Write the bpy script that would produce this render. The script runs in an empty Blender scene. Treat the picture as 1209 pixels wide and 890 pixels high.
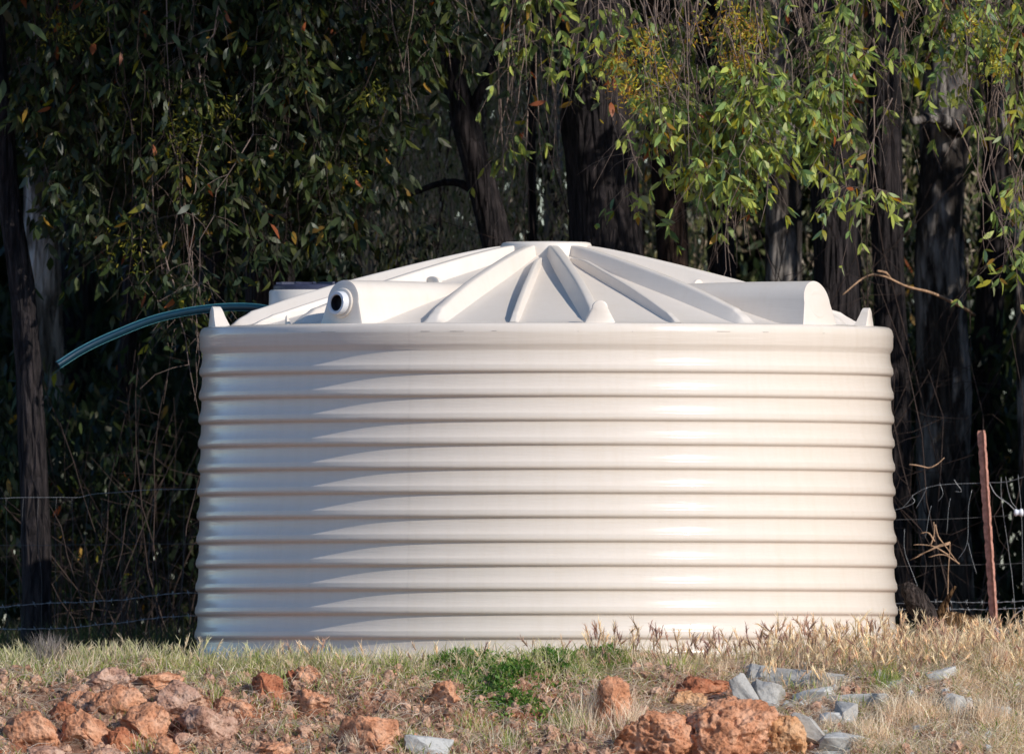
import bpy, math, random
import numpy as np
from mathutils import Vector, Matrix
PI = math.pi
rad = math.radians
scene = bpy.context.scene
C = scene.collection
# ------------------------------------------------------------------ camera
CAMX, CAMD, CAMZ = -0.186, 140.0, -0.2235
cam = bpy.data.cameras.new('camera'); camo = bpy.data.objects.new('camera', cam); C.objects.link(camo)
camo.location = (CAMX, -CAMD, CAMZ); camo.rotation_euler = (rad(90), 0, 0)
FPX = 30520.0
cam.sensor_width = 36; cam.lens = FPX/1209*36
cam.shift_y = (840-445)/1209
cam.clip_start = 1; cam.clip_end = 4000
cam.dof.use_dof = True; cam.dof.focus_distance = 138.3; cam.dof.aperture_fstop = cam.lens/190.0
scene.camera = camo
# ------------------------------------------------------------------ light
SAZ, SEL = rad(51), rad(30)      # sun: 51.5 deg to the right of the camera side, 30 deg high
sd = Vector((math.sin(SAZ)*math.cos(SEL), -math.cos(SAZ)*math.cos(SEL), math.sin(SEL)))
w = bpy.data.worlds.new('World'); scene.world = w; w.use_nodes = True
nt = w.node_tree; bg = nt.nodes['Background']
sky = nt.nodes.new('ShaderNodeTexSky'); sky.sky_type = 'NISHITA'; sky.sun_disc = False
sky.sun_elevation = SEL; sky.sun_rotation = math.atan2(sd.x, sd.y)
nt.links.new(sky.outputs[0], bg.inputs[0]); bg.inputs[1].default_value = 0.14; sky.ozone_density = 7.0; sky.dust_density = .3; sky.air_density = 1.15
sl = bpy.data.lights.new('sun', 'SUN'); sl.energy = 3.95; sl.angle = rad(0.55); sl.color = (1.0, 0.93, 0.84)
so = bpy.data.objects.new('sun', sl); C.objects.link(so); so.rotation_euler = sd.to_track_quat('Z', 'Y').to_euler()
scene.view_settings.view_transform = 'Standard'; scene.view_settings.look = 'None'
scene.view_settings.exposure = 0.07; scene.view_settings.gamma = 1
scene.render.resolution_x = 1024; scene.render.resolution_y = 753

# ------------------------------------------------------------------ helpers
rng = np.random.default_rng(7)
def P(px, py, Y):
    k = (CAMD+Y)/FPX
    return np.array((CAMX+(px-604.5)*k, Y, CAMZ+(840-py)*k))
def _h(ix, iy, iz, s):
    n = (ix*73856093) ^ (iy*19349663) ^ (iz*83492791) ^ (s*2654435761 & 0xffffffff)
    n = (n ^ (n >> 13))*1274126177 & 0xffffffff
    n = (n ^ (n >> 16))*2246822519 & 0xffffffff
    return ((n ^ (n >> 15)) & 0xffffff)/float(0xffffff)
def vnoise(p, s=0):
    p = np.asarray(p, float); i = np.floor(p).astype(np.int64); f = p-i; u = f*f*(3-2*f)
    i += 100000
    r = 0
    for dx in (0, 1):
        wx = u[..., 0] if dx else 1-u[..., 0]
        for dy in (0, 1):
            wy = u[..., 1] if dy else 1-u[..., 1]
            for dz in (0, 1):
                wz = u[..., 2] if dz else 1-u[..., 2]
                r = r+wx*wy*wz*_h(i[..., 0]+dx, i[..., 1]+dy, i[..., 2]+dz, s)
    return r*2-1
def fbm(p, s=0, o=4, g=0.5):
    r = 0; a = 1; q = np.asarray(p, float)
    for k in range(o):
        r = r+a*vnoise(q, s+k); q = q*2.03+7.1; a *= g
    return r
def sstep(a, b, x):
    t = np.clip((x-a)/(b-a), 0, 1); return t*t*(3-2*t)

class MB:
    """collects vertices and faces (numpy) for ONE mesh"""
    def __init__(s): s.v = []; s.q = []; s.t = []; s.c = []; s.n = 0; s.mi = []
    def add(s, v, quads=None, tris=None, col=None):
        v = np.asarray(v, float).reshape(-1, 3)
        if quads is not None and len(quads): s.q.append(np.asarray(quads, int).reshape(-1, 4)+s.n)
        if tris is not None and len(tris): s.t.append(np.asarray(tris, int).reshape(-1, 3)+s.n)
        s.v.append(v)
        c = np.ones((len(v), 4)) if col is None else np.broadcast_to(np.asarray(col, float), (len(v), 4)) if np.ndim(col) == 1 else np.asarray(col, float)
        s.c.append(c); s.n += len(v)
    def mesh(s, name, mat, smooth=True, colors=False):
        v = np.concatenate(s.v) if s.v else np.zeros((0, 3))
        q = np.concatenate(s.q) if s.q else np.zeros((0, 4), int); t = np.concatenate(s.t) if s.t else np.zeros((0, 3), int)
        me = bpy.data.meshes.new(name); me.vertices.add(len(v)); me.vertices.foreach_set('co', v.astype(np.float32).ravel())
        nl = q.size+t.size; me.loops.add(nl); me.polygons.add(len(q)+len(t))
        me.loops.foreach_set('vertex_index', np.concatenate([q.ravel(), t.ravel()]).astype(np.int32))
        ls = np.concatenate([np.arange(len(q))*4, len(q)*4+np.arange(len(t))*3]).astype(np.int32)
        me.polygons.foreach_set('loop_start', ls)
        me.update(calc_edges=True)
        me.polygons.foreach_set('use_smooth', np.full(len(q)+len(t), smooth, bool))
        if colors:
            a = me.color_attributes.new('Col', 'FLOAT_COLOR', 'POINT'); a.data.foreach_set('color', np.concatenate(s.c).astype(np.float32).ravel())
        if mat: me.materials.append(mat)
        return me
    def build(s, name, mat, parent=None, smooth=True, colors=False, loc=None, auto=None):
        o = bpy.data.objects.new(name, s.mesh(name, mat, smooth, colors)); C.objects.link(o)
        if parent: o.parent = parent
        if loc is not None: o.location = loc
        if auto: sharp(o.data, auto)
        return o
def sharp(me, deg):
    import bmesh
    bm = bmesh.new(); bm.from_mesh(me); bm.normal_update()
    for e in bm.edges:
        if len(e.link_faces) == 2 and e.calc_face_angle(0) > rad(deg): e.smooth = False
    bm.to_mesh(me); bm.free()
def tag(o, label=None, cat=None, group=None, kind=None):
    if label: o['label'] = label
    if cat: o['category'] = cat
    if group: o['group'] = group
    if kind: o['kind'] = kind
    return o
def empty(name, loc, label, cat, group=None):
    o = bpy.data.objects.new(name, None); C.objects.link(o); o.location = Vector(loc); o.empty_display_size = .1
    return tag(o, label, cat, group)
def tube(mb, pts, r, n=6, col=None, cap=True, noise=0, seed=0, aspect=1.0):
    pts = np.asarray(pts, float); m = len(pts); r = np.broadcast_to(np.asarray(r, float), (m,))
    d = np.gradient(pts, axis=0); d /= np.linalg.norm(d, axis=1)[:, None]+1e-9
    ref = np.array((0, 0, 1.)) if abs(d[:, 2]).mean() < .8 else np.array((0, 1., 0))
    a = np.cross(d, ref); a /= np.linalg.norm(a, axis=1)[:, None]+1e-9; b = np.cross(d, a)
    th = np.arange(n)*2*PI/n
    ring = pts[:, None]+r[:, None, None]*(np.cos(th)[None, :, None]*a[:, None]+aspect*np.sin(th)[None, :, None]*b[:, None])
    if noise:
        off = ring-pts[:, None]
        q = np.stack([np.broadcast_to(np.cos(th)*2.2, (m, n)), np.broadcast_to(np.sin(th)*2.2, (m, n)), np.broadcast_to(np.arange(m)[:, None]*.35, (m, n))], -1)
        ring = pts[:, None]+off*(1+noise*fbm(q, seed, 3))[..., None]
    i = np.arange(m-1)[:, None]*n; j = np.arange(n)[None]; k = (j+1) % n
    q = np.stack([i+j, i+k, i+n+k, i+n+j], -1).reshape(-1, 4)
    v = ring.reshape(-1, 3); tr = []
    if cap:
        v = np.concatenate([v, pts[:1], pts[-1:]])
        for jj in range(n):
            tr.append((m*n, (jj+1) % n, jj)); tr.append((m*n+1, (m-1)*n+jj, (m-1)*n+(jj+1) % n))
    mb.add(v, q, tr, col)
def smooth_path(pts, m=24):
    pts = np.asarray(pts, float); t = np.linspace(0, len(pts)-1, m); out = []
    P_ = np.concatenate([[2*pts[0]-pts[1]], pts, [2*pts[-1]-pts[-2]]])
    for x in t:
        i = min(int(x), len(pts)-2); f = x-i; p0, p1, p2, p3 = P_[i:i+4]
        out.append(.5*((2*p1)+(-p0+p2)*f+(2*p0-5*p1+4*p2-p3)*f*f+(-p0+3*p1-3*p2+p3)*f**3))
    return np.array(out)
def box(mb, c, s, col=None, R=None):
    v = np.array([(x, y, z) for x in (-.5, .5) for y in (-.5, .5) for z in (-.5, .5)])*np.array(s)
    if R is not None: v = v@np.array(R).T
    mb.add(v+np.array(c), [(0, 1, 3, 2), (4, 6, 7, 5), (0, 4, 5, 1), (2, 3, 7, 6), (0, 2, 6, 4), (1, 5, 7, 3)], None, col)
def lathe(mb, prof, n=64, ctr=(0, 0, 0), col=None, a0=0, a1=2*PI):
    prof = np.asarray(prof, float); m = len(prof); full = abs(a1-a0-2*PI) < 1e-6
    th = a0+np.arange(n)*(a1-a0)/(n if full else n-1)
    v = np.stack([prof[:, None, 0]*np.sin(th)[None], -prof[:, None, 0]*np.cos(th)[None], np.broadcast_to(prof[:, None, 1], (m, n))], -1)
    j = np.arange(n if full else n-1)[None]; k = (j+1) % n; i = np.arange(m-1)[:, None]*n
    mb.add(v.reshape(-1, 3)+np.array(ctr), np.stack([i+j, i+n+j, i+n+k, i+k], -1).reshape(-1, 4), None, col)

# ------------------------------------------------------------------ materials
def mat(name, build):
    m = bpy.data.materials.new(name); m.use_nodes = True; n = m.node_tree.nodes; b = n['Principled BSDF']
    build(m.node_tree, b, lambda a, c: m.node_tree.links.new(a, c)); return m
def N(nt, t, **kw):
    n = nt.nodes.new(t)
    for k, v in kw.items():
        if k in n.inputs.keys(): n.inputs[k].default_value = v
        else: setattr(n, k, v)
    return n
def ramp(nt, fac, stops):
    r = nt.nodes.new('ShaderNodeValToRGB'); e = r.color_ramp.elements
    while len(e) < len(stops): e.new(.5)
    for el, (p, c) in zip(e, stops): el.position = p; el.color = (*c, 1)
    nt.links.new(fac, r.inputs[0]); return r
def mix(nt, a, b, fac, mode='MIX'):
    m = nt.nodes.new('ShaderNodeMix'); m.data_type = 'RGBA'; m.blend_type = mode
    for x, i in ((fac, 0), (a, 6), (b, 7)):
        if hasattr(x, 'is_linked'): nt.links.new(x, m.inputs[i])
        else: m.inputs[i].default_value = x if i == 0 else (*x, 1)
    return m.outputs[2]
def coords(nt, scale=(1, 1, 1)):
    t = nt.nodes.new('ShaderNodeTexCoord'); m = nt.nodes.new('ShaderNodeMapping'); m.inputs['Scale'].default_value = scale
    nt.links.new(t.outputs['Object'], m.inputs[0]); return m.outputs[0]
def noise(nt, co, scale, detail=5, rough=.6):
    n = N(nt, 'ShaderNodeTexNoise', Scale=scale, Detail=detail, Roughness=rough); nt.links.new(co, n.inputs['Vector']); return n.outputs['Fac']
def bump(nt, b, h, strength, dist):
    n = N(nt, 'ShaderNodeBump', Strength=strength, Distance=dist); nt.links.new(h, n.inputs['Height']); nt.links.new(n.outputs[0], b.inputs['Normal']); return n

def _poly(base, rough):
    def f(nt, b, L):
        co = coords(nt); cs = coords(nt, (1, 1, 14)); cv = coords(nt, (9, 9, .8))
        n1 = noise(nt, co, 1.3, 6); n2 = noise(nt, cv, 1.6, 6, .7)
        r = ramp(nt, n2, [(.30, tuple(x*q for x, q in zip(base, (.96, .95, .93)))), (.52, tuple(x*.985 for x in base)), (.68, base)])
        r2 = ramp(nt, noise(nt, co, 55, 3), [(.22, (.6, .55, .5)), (.3, (1, 1, 1))])
        c = mix(nt, r.outputs[0], r2.outputs[0], .25, 'MULTIPLY')
        L(c, b.inputs['Base Color'])
        rr = N(nt, 'ShaderNodeMapRange'); L(n1, rr.inputs[0]); rr.inputs[3].default_value = rough-.07; rr.inputs[4].default_value = rough+.09
        L(rr.outputs[0], b.inputs['Roughness'])
        b.inputs['Specular IOR Level'].default_value = .36
        bump(nt, b, noise(nt, cs, 2.2, 4), .35, .006)
    return f
M_tank = mat('cream_polyethylene', _poly((.735, .65, .555), .17))
M_roof = mat('cream_polyethylene_roof', _poly((.735, .66, .575), .36))
def _pvc(nt, b, L): b.inputs['Base Color'].default_value = (.62, .63, .65, 1); b.inputs['Roughness'].default_value = .3
M_pvc = mat('pale_pvc', _pvc)
def flat(name, col, rough=.5, spec=.5, nz=0, metal=0, scale=30):
    def f(nt, b, L):
        co = coords(nt); n = noise(nt, co, scale, 5)
        r = ramp(nt, n, [(.3, tuple(x*(1-nz) for x in col)), (.7, tuple(min(1, x*(1+nz)) for x in col))]); L(r.outputs[0], b.inputs['Base Color'])
        b.inputs['Roughness'].default_value = rough; b.inputs['Specular IOR Level'].default_value = spec; b.inputs['Metallic'].default_value = metal
        bump(nt, b, n, .3, .003)
    return mat(name, f)
M_lid = flat('dark_navy_plastic', (.035, .04, .075), .45, nz=.2)
M_dark = flat('pipe_hole_shade', (.012, .012, .014), .8)  # near black stands in for the shade inside pipe openings
M_hose = flat('blue_green_poly_pipe', (.003, .027, .045), .28, .6, nz=.15)
M_stripe = flat('pipe_stripe', (.10, .33, .38), .4, nz=.1)
M_wire = flat('galvanised_wire', (.30, .31, .32), .45, .5, .3, .6, 60)
M_rustwire = flat('dull_wire', (.10, .10, .10), .6, .4, .4, .3, 60)
M_rust = flat('rusty_red_steel', (.50, .25, .19), .75, .3, .4, 0, 40)
M_ins = flat('white_insulator', (.75, .78, .85), .25, .5, .05)
def bark(name, dark, light, vs=5.0, depth=.03, pale=None):
    def f(nt, b, L):
        co = coords(nt, (vs*2.2, vs*2.2, vs*.32)); n = noise(nt, co, 2.2, 8, .72)
        r = ramp(nt, n, [(.40, dark), (.50, tuple(.5*(a_+b_) for a_, b_ in zip(dark, light))), (.60, light)]); c = r.outputs[0]
        if pale:
            pn = noise(nt, coords(nt, (3, 3, .9)), 1.6, 5, .6); pr = ramp(nt, pn, [(.5, (0, 0, 0)), (.58, (1, 1, 1))]); c = mix(nt, c, pale, pr.outputs[0])
        L(c, b.inputs['Base Color']); b.inputs['Roughness'].default_value = .9; b.inputs['Specular IOR Level'].default_value = .2
        vv_ = N(nt, 'ShaderNodeTexVoronoi', Scale=4.0); vv_.feature = 'DISTANCE_TO_EDGE'; L(coords(nt, (vs*1.3, vs*1.3, vs*.22)), vv_.inputs['Vector'])
        rv = ramp(nt, vv_.outputs['Distance'], [(.0, (0, 0, 0)), (.35, (1, 1, 1))]); L(mix(nt, c, rv.outputs[0], .3, 'MULTIPLY'), b.inputs['Base Color'])
        mm = N(nt, 'ShaderNodeMath', operation='ADD'); L(n, mm.inputs[0]); L(rv.outputs[0], mm.inputs[1]); bump(nt, b, mm.outputs[0], 1, depth)
    return mat(name, f)
M_bark = bark('dark_fissured_bark', (.010, .009, .011), (.060, .049, .050))
M_bark_red = bark('reddish_bark', (.012, .008, .007), (.085, .05, .038))
M_bark_pale = bark('blotchy_pale_bark', (.02, .017, .016), (.08, .066, .058), 4, .02, (.34, .31, .29))
M_bark_lit = bark('sun_whitened_bark', (.05, .045, .04), (.2, .18, .16), 4, .02, (.6, .56, .53))  # pale bark whitened in colour to stand in for sunlight on the trunk
M_twig = flat('pale_twig', (.21, .155, .13), .8, .2, .45, 0, 9)
M_twig_dark = flat('dark_twig', (.06, .042, .036), .8, .2, .4, 0, 9)
M_deadwood = flat('weathered_deadwood', (.42, .27, .17), .8, .2, .5, 0, 25)
def leafmat(name, trans=.35, rough=.42, spec=.32):
    def f(nt, b, L):
        a = nt.nodes.new('ShaderNodeVertexColor'); a.layer_name = 'Col'
        L(a.outputs[0], b.inputs['Base Color']); b.inputs['Roughness'].default_value = rough; b.inputs['Specular IOR Level'].default_value = spec
        tr = nt.nodes.new('ShaderNodeBsdfTranslucent'); hs = N(nt, 'ShaderNodeHueSaturation', Saturation=1.15, Value=1.5); L(a.outputs[0], hs.inputs['Color']); L(hs.outputs[0], tr.inputs[0])
        mx = nt.nodes.new('ShaderNodeMixShader'); mx.inputs[0].default_value = trans
        L(b.outputs[0], mx.inputs[1]); L(tr.outputs[0], mx.inputs[2]); L(mx.outputs[0], nt.nodes['Material Output'].inputs[0])
    return mat(name, f)
M_leaf = leafmat('eucalypt_leaf')
M_grass = leafmat('grass_blade', .38, .55, .25)
def _laterite(dark, midc, light):
    def f(nt, b, L):
        co = coords(nt); n = noise(nt, co, 7, 9, .68); n2 = noise(nt, co, 38, 6, .7)
        r = ramp(nt, n, [(.30, dark), (.47, midc), (.66, light)])
        v = N(nt, 'ShaderNodeTexVoronoi', Scale=42.0); L(co, v.inputs['Vector'])
        vr = ramp(nt, v.outputs['Distance'], [(.05, (.45, .35, .3)), (.35, (1, 1, 1))])
        c = mix(nt, r.outputs[0], vr.outputs[0], .55, 'MULTIPLY')
        sp = ramp(nt, n2, [(.34, (.16, .11, .09)), (.47, (1, 1, 1))]); c = mix(nt, c, sp.outputs[0], .85, 'MULTIPLY')
        L(c, b.inputs['Base Color']); b.inputs['Roughness'].default_value = .93; b.inputs['Specular IOR Level'].default_value = .2
        ma = N(nt, 'ShaderNodeMath', operation='ADD'); L(n2, ma.inputs[0]); L(v.outputs['Distance'], ma.inputs[1])
        bump(nt, b, ma.outputs[0], .9, .012)
    return f
M_lat = [mat('orange_laterite', _laterite((.23, .09, .045), (.57, .26, .14), (.72, .42, .27))),
         mat('pink_brown_laterite', _laterite((.17, .085, .055), (.44, .25, .175), (.64, .44, .33))),
         mat('bright_orange_laterite', _laterite((.28, .12, .05), (.60, .30, .14), (.70, .46, .28))),
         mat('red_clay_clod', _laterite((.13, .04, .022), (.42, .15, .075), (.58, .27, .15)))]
def _stone(base, stain):
    def f(nt, b, L):
        co = coords(nt); n = noise(nt, co, 6, 8, .65); n2 = noise(nt, co, 60, 5, .7)
        r = ramp(nt, n, [(.34, tuple(x*.6 for x in base)), (.5, base), (.62, base), (.72, stain)])
        sp = ramp(nt, n2, [(.3, (.55, .55, .55)), (.5, (1, 1, 1))]); c = mix(nt, r.outputs[0], sp.outputs[0], .8, 'MULTIPLY')
        L(c, b.inputs['Base Color']); b.inputs['Roughness'].default_value = .85
        bump(nt, b, n2, .7, .006)
    return f
M_stone = [mat('blue_grey_stone', _stone((.43, .41, .375), (.28, .23, .15))), mat('pale_grey_stone', _stone((.50, .49, .46), (.40, .31, .19))), mat('ochre_stone', _stone((.46, .35, .2), (.5, .4, .28)))]
def _soil(nt, b, L):
    co = coords(nt); n = noise(nt, co, 1.7, 5); n2 = noise(nt, co, 22, 8, .75); n3 = noise(nt, co, 120, 4, .7)
    r = ramp(nt, n2, [(.34, (.045, .028, .022)), (.5, (.34, .20, .135)), (.66, (.60, .41, .29))])  # low tones darkened so the colour carries crevice shade
    r2 = ramp(nt, n, [(.42, (1, 1, 1)), (.62, (1.45, .80, .52))]); c = mix(nt, r.outputs[0], r2.outputs[0], .7, 'MULTIPLY')
    L(c, b.inputs['Base Color']); b.inputs['Roughness'].default_value = .97; b.inputs['Specular IOR Level'].default_value = .15
    ma = N(nt, 'ShaderNodeMath', operation='ADD'); L(n2, ma.inputs[0]); L(n3, ma.inputs[1]); bump(nt, b, ma.outputs[0], 1, .02)
M_soil = mat('clay_soil', _soil)
M_clod = mat('clay_clod', _laterite((.16, .08, .05), (.46, .26, .17), (.68, .45, .31)))

# ------------------------------------------------------------------ terrain
def ground_z(x, y, fine=True):
    x = np.asarray(x, float); y = np.asarray(y, float)
    p = np.stack([x, y, x*0], -1)
    lift = .07*sstep(.6, 2.6, x)+.02*sstep(-.8, -2.6, x)
    yy = y+.10*vnoise(p*.9, 3)
    z = np.interp(yy, [-60, -9, -6.2, -4.4, -3.75, -2.75, -2.35, -2.1, 0], [-1.85, -1.85, -1.45, -.75, -.475, -.10, .015, .035, 0])
    z = z+lift*sstep(-4.2, -2.6, y)*(1-sstep(-2.2, -1.6, y))
    near = sstep(-6, -4, y)*(1-sstep(3, 6, y))
    z = z+.03*vnoise(p*2.3, 5)*near*(1-sstep(-2.3, -2, y)*.8)
    if fine:
        slope = sstep(-5.5, -4.5, y)*(1-sstep(-2.5, -2.1, y))
        z = z+slope*(.034*fbm(p*6, 11, 4)+.020*np.abs(fbm(p*24, 17, 3)))
    z = z+.25*vnoise(p*.05, 9)*sstep(20, 60, np.hypot(x, y))
    return z
def axis(lo, hi, step, far, g=1.22):
    a = list(np.arange(lo, hi+step/2, step)); s = step; x = hi
    while x < far: s = s*g+.0; x += s; a.append(x)
    s = step; x = lo
    while x > -far: s *= g; x -= s; a.insert(0, x)
    return np.array(a)
gx = axis(-3.1, 2.8, .016, 1500); gy = axis(-4.5, -2.0, .014, 1500)
X, Y = np.meshgrid(gx, gy); mb = MB()
i = np.arange(len(gy)-1)[:, None]*len(gx); j = np.arange(len(gx)-1)[None]
mb.add(np.stack([X, Y, ground_z(X, Y)], -1), np.stack([i+j, i+j+1, i+len(gx)+j+1, i+len(gx)+j], -1))
tag(mb.build('ground', M_soil), 'brown clay bank with clods rising to the level pad under the tank', kind='structure')
def gpt(px, py):
    """ground point seen at photo pixel px,py on the bank"""
    for Yv in np.arange(-4.6, -1.9, .01):
        p = P(px, py, Yv)
        if ground_z(p[0], Yv, False) >= p[2]: return np.array((p[0], Yv, float(ground_z(p[0], Yv, False))))
    return np.array((p[0], -2.3, float(ground_z(p[0], -2.3, False))))

# ------------------------------------------------------------------ tank
tank = empty('water_tank', (0, 0, 0), 'large round cream corrugated plastic water tank with ribbed domed roof', 'water tank')
HZ = 1.857
def Rz(z): return 1.912-.035*z/HZ
g0 = 1.713; per = .1294; amp = .0175
prof = []
zc = HZ
prof_top = [(-.135, 0.0), (-.06, .0), (-.035, -.001), (-.020, -.005), (-.010, -.012), (-.004, -.022), (0, -.036)]
for dr, dz in prof_top: prof.append((Rz(HZ)+dr, HZ+dz))
prof += [(Rz(1.8)+.001, HZ-.045), (Rz(1.8)+.0015, HZ-.055), (Rz(1.74)-.001, HZ-.066), (Rz(1.74)-.001, g0+.035), (Rz(1.74)-.004, g0+.022)]
k = 0; zz = g0
while zz > .06:
    R0 = Rz(zz)
    for f, d in ((.0, 1), (-.07, 1), (-.15, .985), (-.23, .95), (-.31, .89), (-.39, .79), (-.46, .66), (-.52, .51), (-.57, .35), (-.605, .21), (-.625, .15), (-.645, .12), (-.68, .09), (-.76, .03), (-.80, .005), (-.85, .05), (-.885, .15), (-.915, .30), (-.945, .52), (-.972, .78)):
        prof.append((R0-amp*d, zz+f*per))
    zz -= per
prof += [(Rz(0)-amp, zz), (Rz(0)-.004, zz-.03), (Rz(0), -.06)]
mb = MB(); lathe(mb, prof, 480); wall = mb.build('wall', M_tank, tank)
# moulding seam
mb = MB(); sa = rad(-23)
pp = np.array(prof[3:]); s_ = 5.0/1000
lathe(mb, [(r+.0005, z) for r, z in pp], 3, a0=sa-.001, a1=sa+.001); mb.build('mould_seam', M_tank, tank)
# roof
rb = np.array([0, .10, .15, .25, .35, .46, .6, .75, .88, .925, .945]); zb = np.array([.398, .395, .374, .320, .270, .217, .150, .073, .006, -.006, .0])
rcx = np.array([.10, .12, .22, .35, .48, .6, .75, .86, .905, .925]); zcx = np.array([.448, .446, .413, .358, .298, .240, .155, .080, .035, -.01])
RT = Rz(HZ)
def zroof(f): return HZ+np.interp(f, rb, zb)
rs = np.linspace(.0, .945, 60)
zsm = np.convolve(np.pad([float(zroof(a)) for a in rs], 2, 'edge'), np.ones(5)/5, 'valid'); zsm[-1] = HZ; zsm[-2] = HZ-.001
rs[0] = .002
mb = MB(); lathe(mb, [(r*RT, z) for r, z in zip(rs, zsm)], 240); mb.build('roof', M_roof, tank)
mb = MB(); lathe(mb, [(.001, HZ+.466), (.22, HZ+.461), (.238, HZ+.456), (.245, HZ+.444), (.25, HZ+.36)], 96); mb.build('roof_cap', M_roof, tank)
ribm = {}
def ribmesh(wide):
    fs = np.concatenate([np.linspace(.115, .86, 34), np.linspace(.868, .925, 10)])
    fs = fs if wide else fs[3:]
    crest = np.interp(fs, rcx, zcx); crest = np.convolve(np.pad(crest, 2, 'edge'), np.ones(5)/5, 'valid')
    base = np.array([np.interp(f, rs, zsm) for f in fs])-HZ
    if not wide: crest = base+(crest-base)*.55*sstep(.12, .3, fs)+.004
    hb = np.interp(fs, [.1, .3, .6, .925], [.036, .046, .058, .063] if wide else [.016, .022, .025, .026])
    ht = np.interp(fs, [.1, .3, .6, .86, .925], [.026, .024, .022, .022, .03] if wide else [.010, .012, .013, .014, .016])
    sec = [(-1, 0, -.006), (-1.0, 0, .0), (-.82, .10, 0), (0, .90, 0), (0, .98, 0), (0, 1., 0), (0, .98, 0), (0, .90, 0), (.82, .10, 0), (1, 0, 0), (1, 0, -.006)]
    v = []
    for f, c, b, B, T in zip(fs, crest, base, hb, ht):
        h = max(c-b, .002)
        pts = [(-B*1.06, -.01), (-B*.97, h*.04), (-B*.86, h*.12), (-T-(B-T)*.14, h*.86), (-T*.95, h*.965), (-T*.6, h), (T*.6, h), (T*.95, h*.965), (T+(B-T)*.14, h*.86), (B*.86, h*.12), (B*.97, h*.04), (B*1.06, -.01)]
        v += [(u, -f*RT, HZ+b+q) for u, q in pts]
    m = 12; n = len(fs); i = np.arange(n-1)[:, None]*m; j = np.arange(m-1)[None]
    mb = MB(); mb.add(v, np.concatenate([np.stack([i+j, i+j+1, i+m+j+1, i+m+j], -1).reshape(-1, 4)]))
    return mb.mesh('roof_rib', M_roof)
mw, mn = ribmesh(True), ribmesh(False)
for k in range(24):
    az = 9+15*k
    az = (az+180) % 360-180
    if k % 2 and abs(az+36) < 1 or k % 2 and abs(az-54) < 1 or abs(az+126) < 1 or abs(az+111) < 1: continue
    o = bpy.data.objects.new('roof_rib', mn if k % 2 else mw); C.objects.link(o); o.parent = tank; o.rotation_euler = (0, 0, rad(az))
def slab_profile(w0, w1, h, rtop, n=16):
    pts = [(-w0, 0)]
    for a in np.linspace(PI, 0, n): pts.append((w1*math.cos(a), h-rtop+rtop*math.sin(a)))
    pts.append((w0, 0)); return np.array(pts)
def lug(az, rr, w0, w1, h, th, lean=.0, name='rim_lug'):
    pr = slab_profile(w0, w1, h, min(w1, h*.45)); m = len(pr); mb = MB(); v = []
    for d, sc in ((0, .9), (.004, 1), (th-.004+0, 1), (th, .9)):
        for u, z in pr: v.append((u*sc, -(rr)+d*(1+.0)+lean*z+(.35*(h-z) if d > th*.5 else 0), z*sc-.008))
    q = []
    for a in range(3):
        for b in range(m-1): q.append((a*m+b, a*m+b+1, (a+1)*m+b+1, (a+1)*m+b))
    mb.add(v, q)
    f0 = list(range(m)); me_v = MB
    c0 = mb.n; mb.add([(0, -rr+lean*h*.5, h*.4), (0, -rr+th+lean*h*.5+.35*h*.6, h*.4)])
    t = []
    for b in range(m): t += [(c0, (b+1) % m, b), (c0+1, 3*m+b, 3*m+(b+1) % m)]
    mb.t.append(np.array(t))
    o = mb.build(name, M_roof, tank, auto=38); o.location = (0, 0, HZ); o.rotation_euler = (0, 0, rad(az)); return o
lug(9, RT-.045, .085, .042, .125, .03)
lug(-78.5, RT-.03, .10, .055, .115, .05); lug(73, RT-.05, .075, .035, .105, .04)
lug(-52, RT-.10, .012, .006, .055, .01)
for az, fr in ((-46, .46), (64, .49)):
    o = lug(az, fr*RT, .06, .055, .075, .02, name='roof_handle'); o.location.z = float(zroof(fr))-.018
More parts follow.
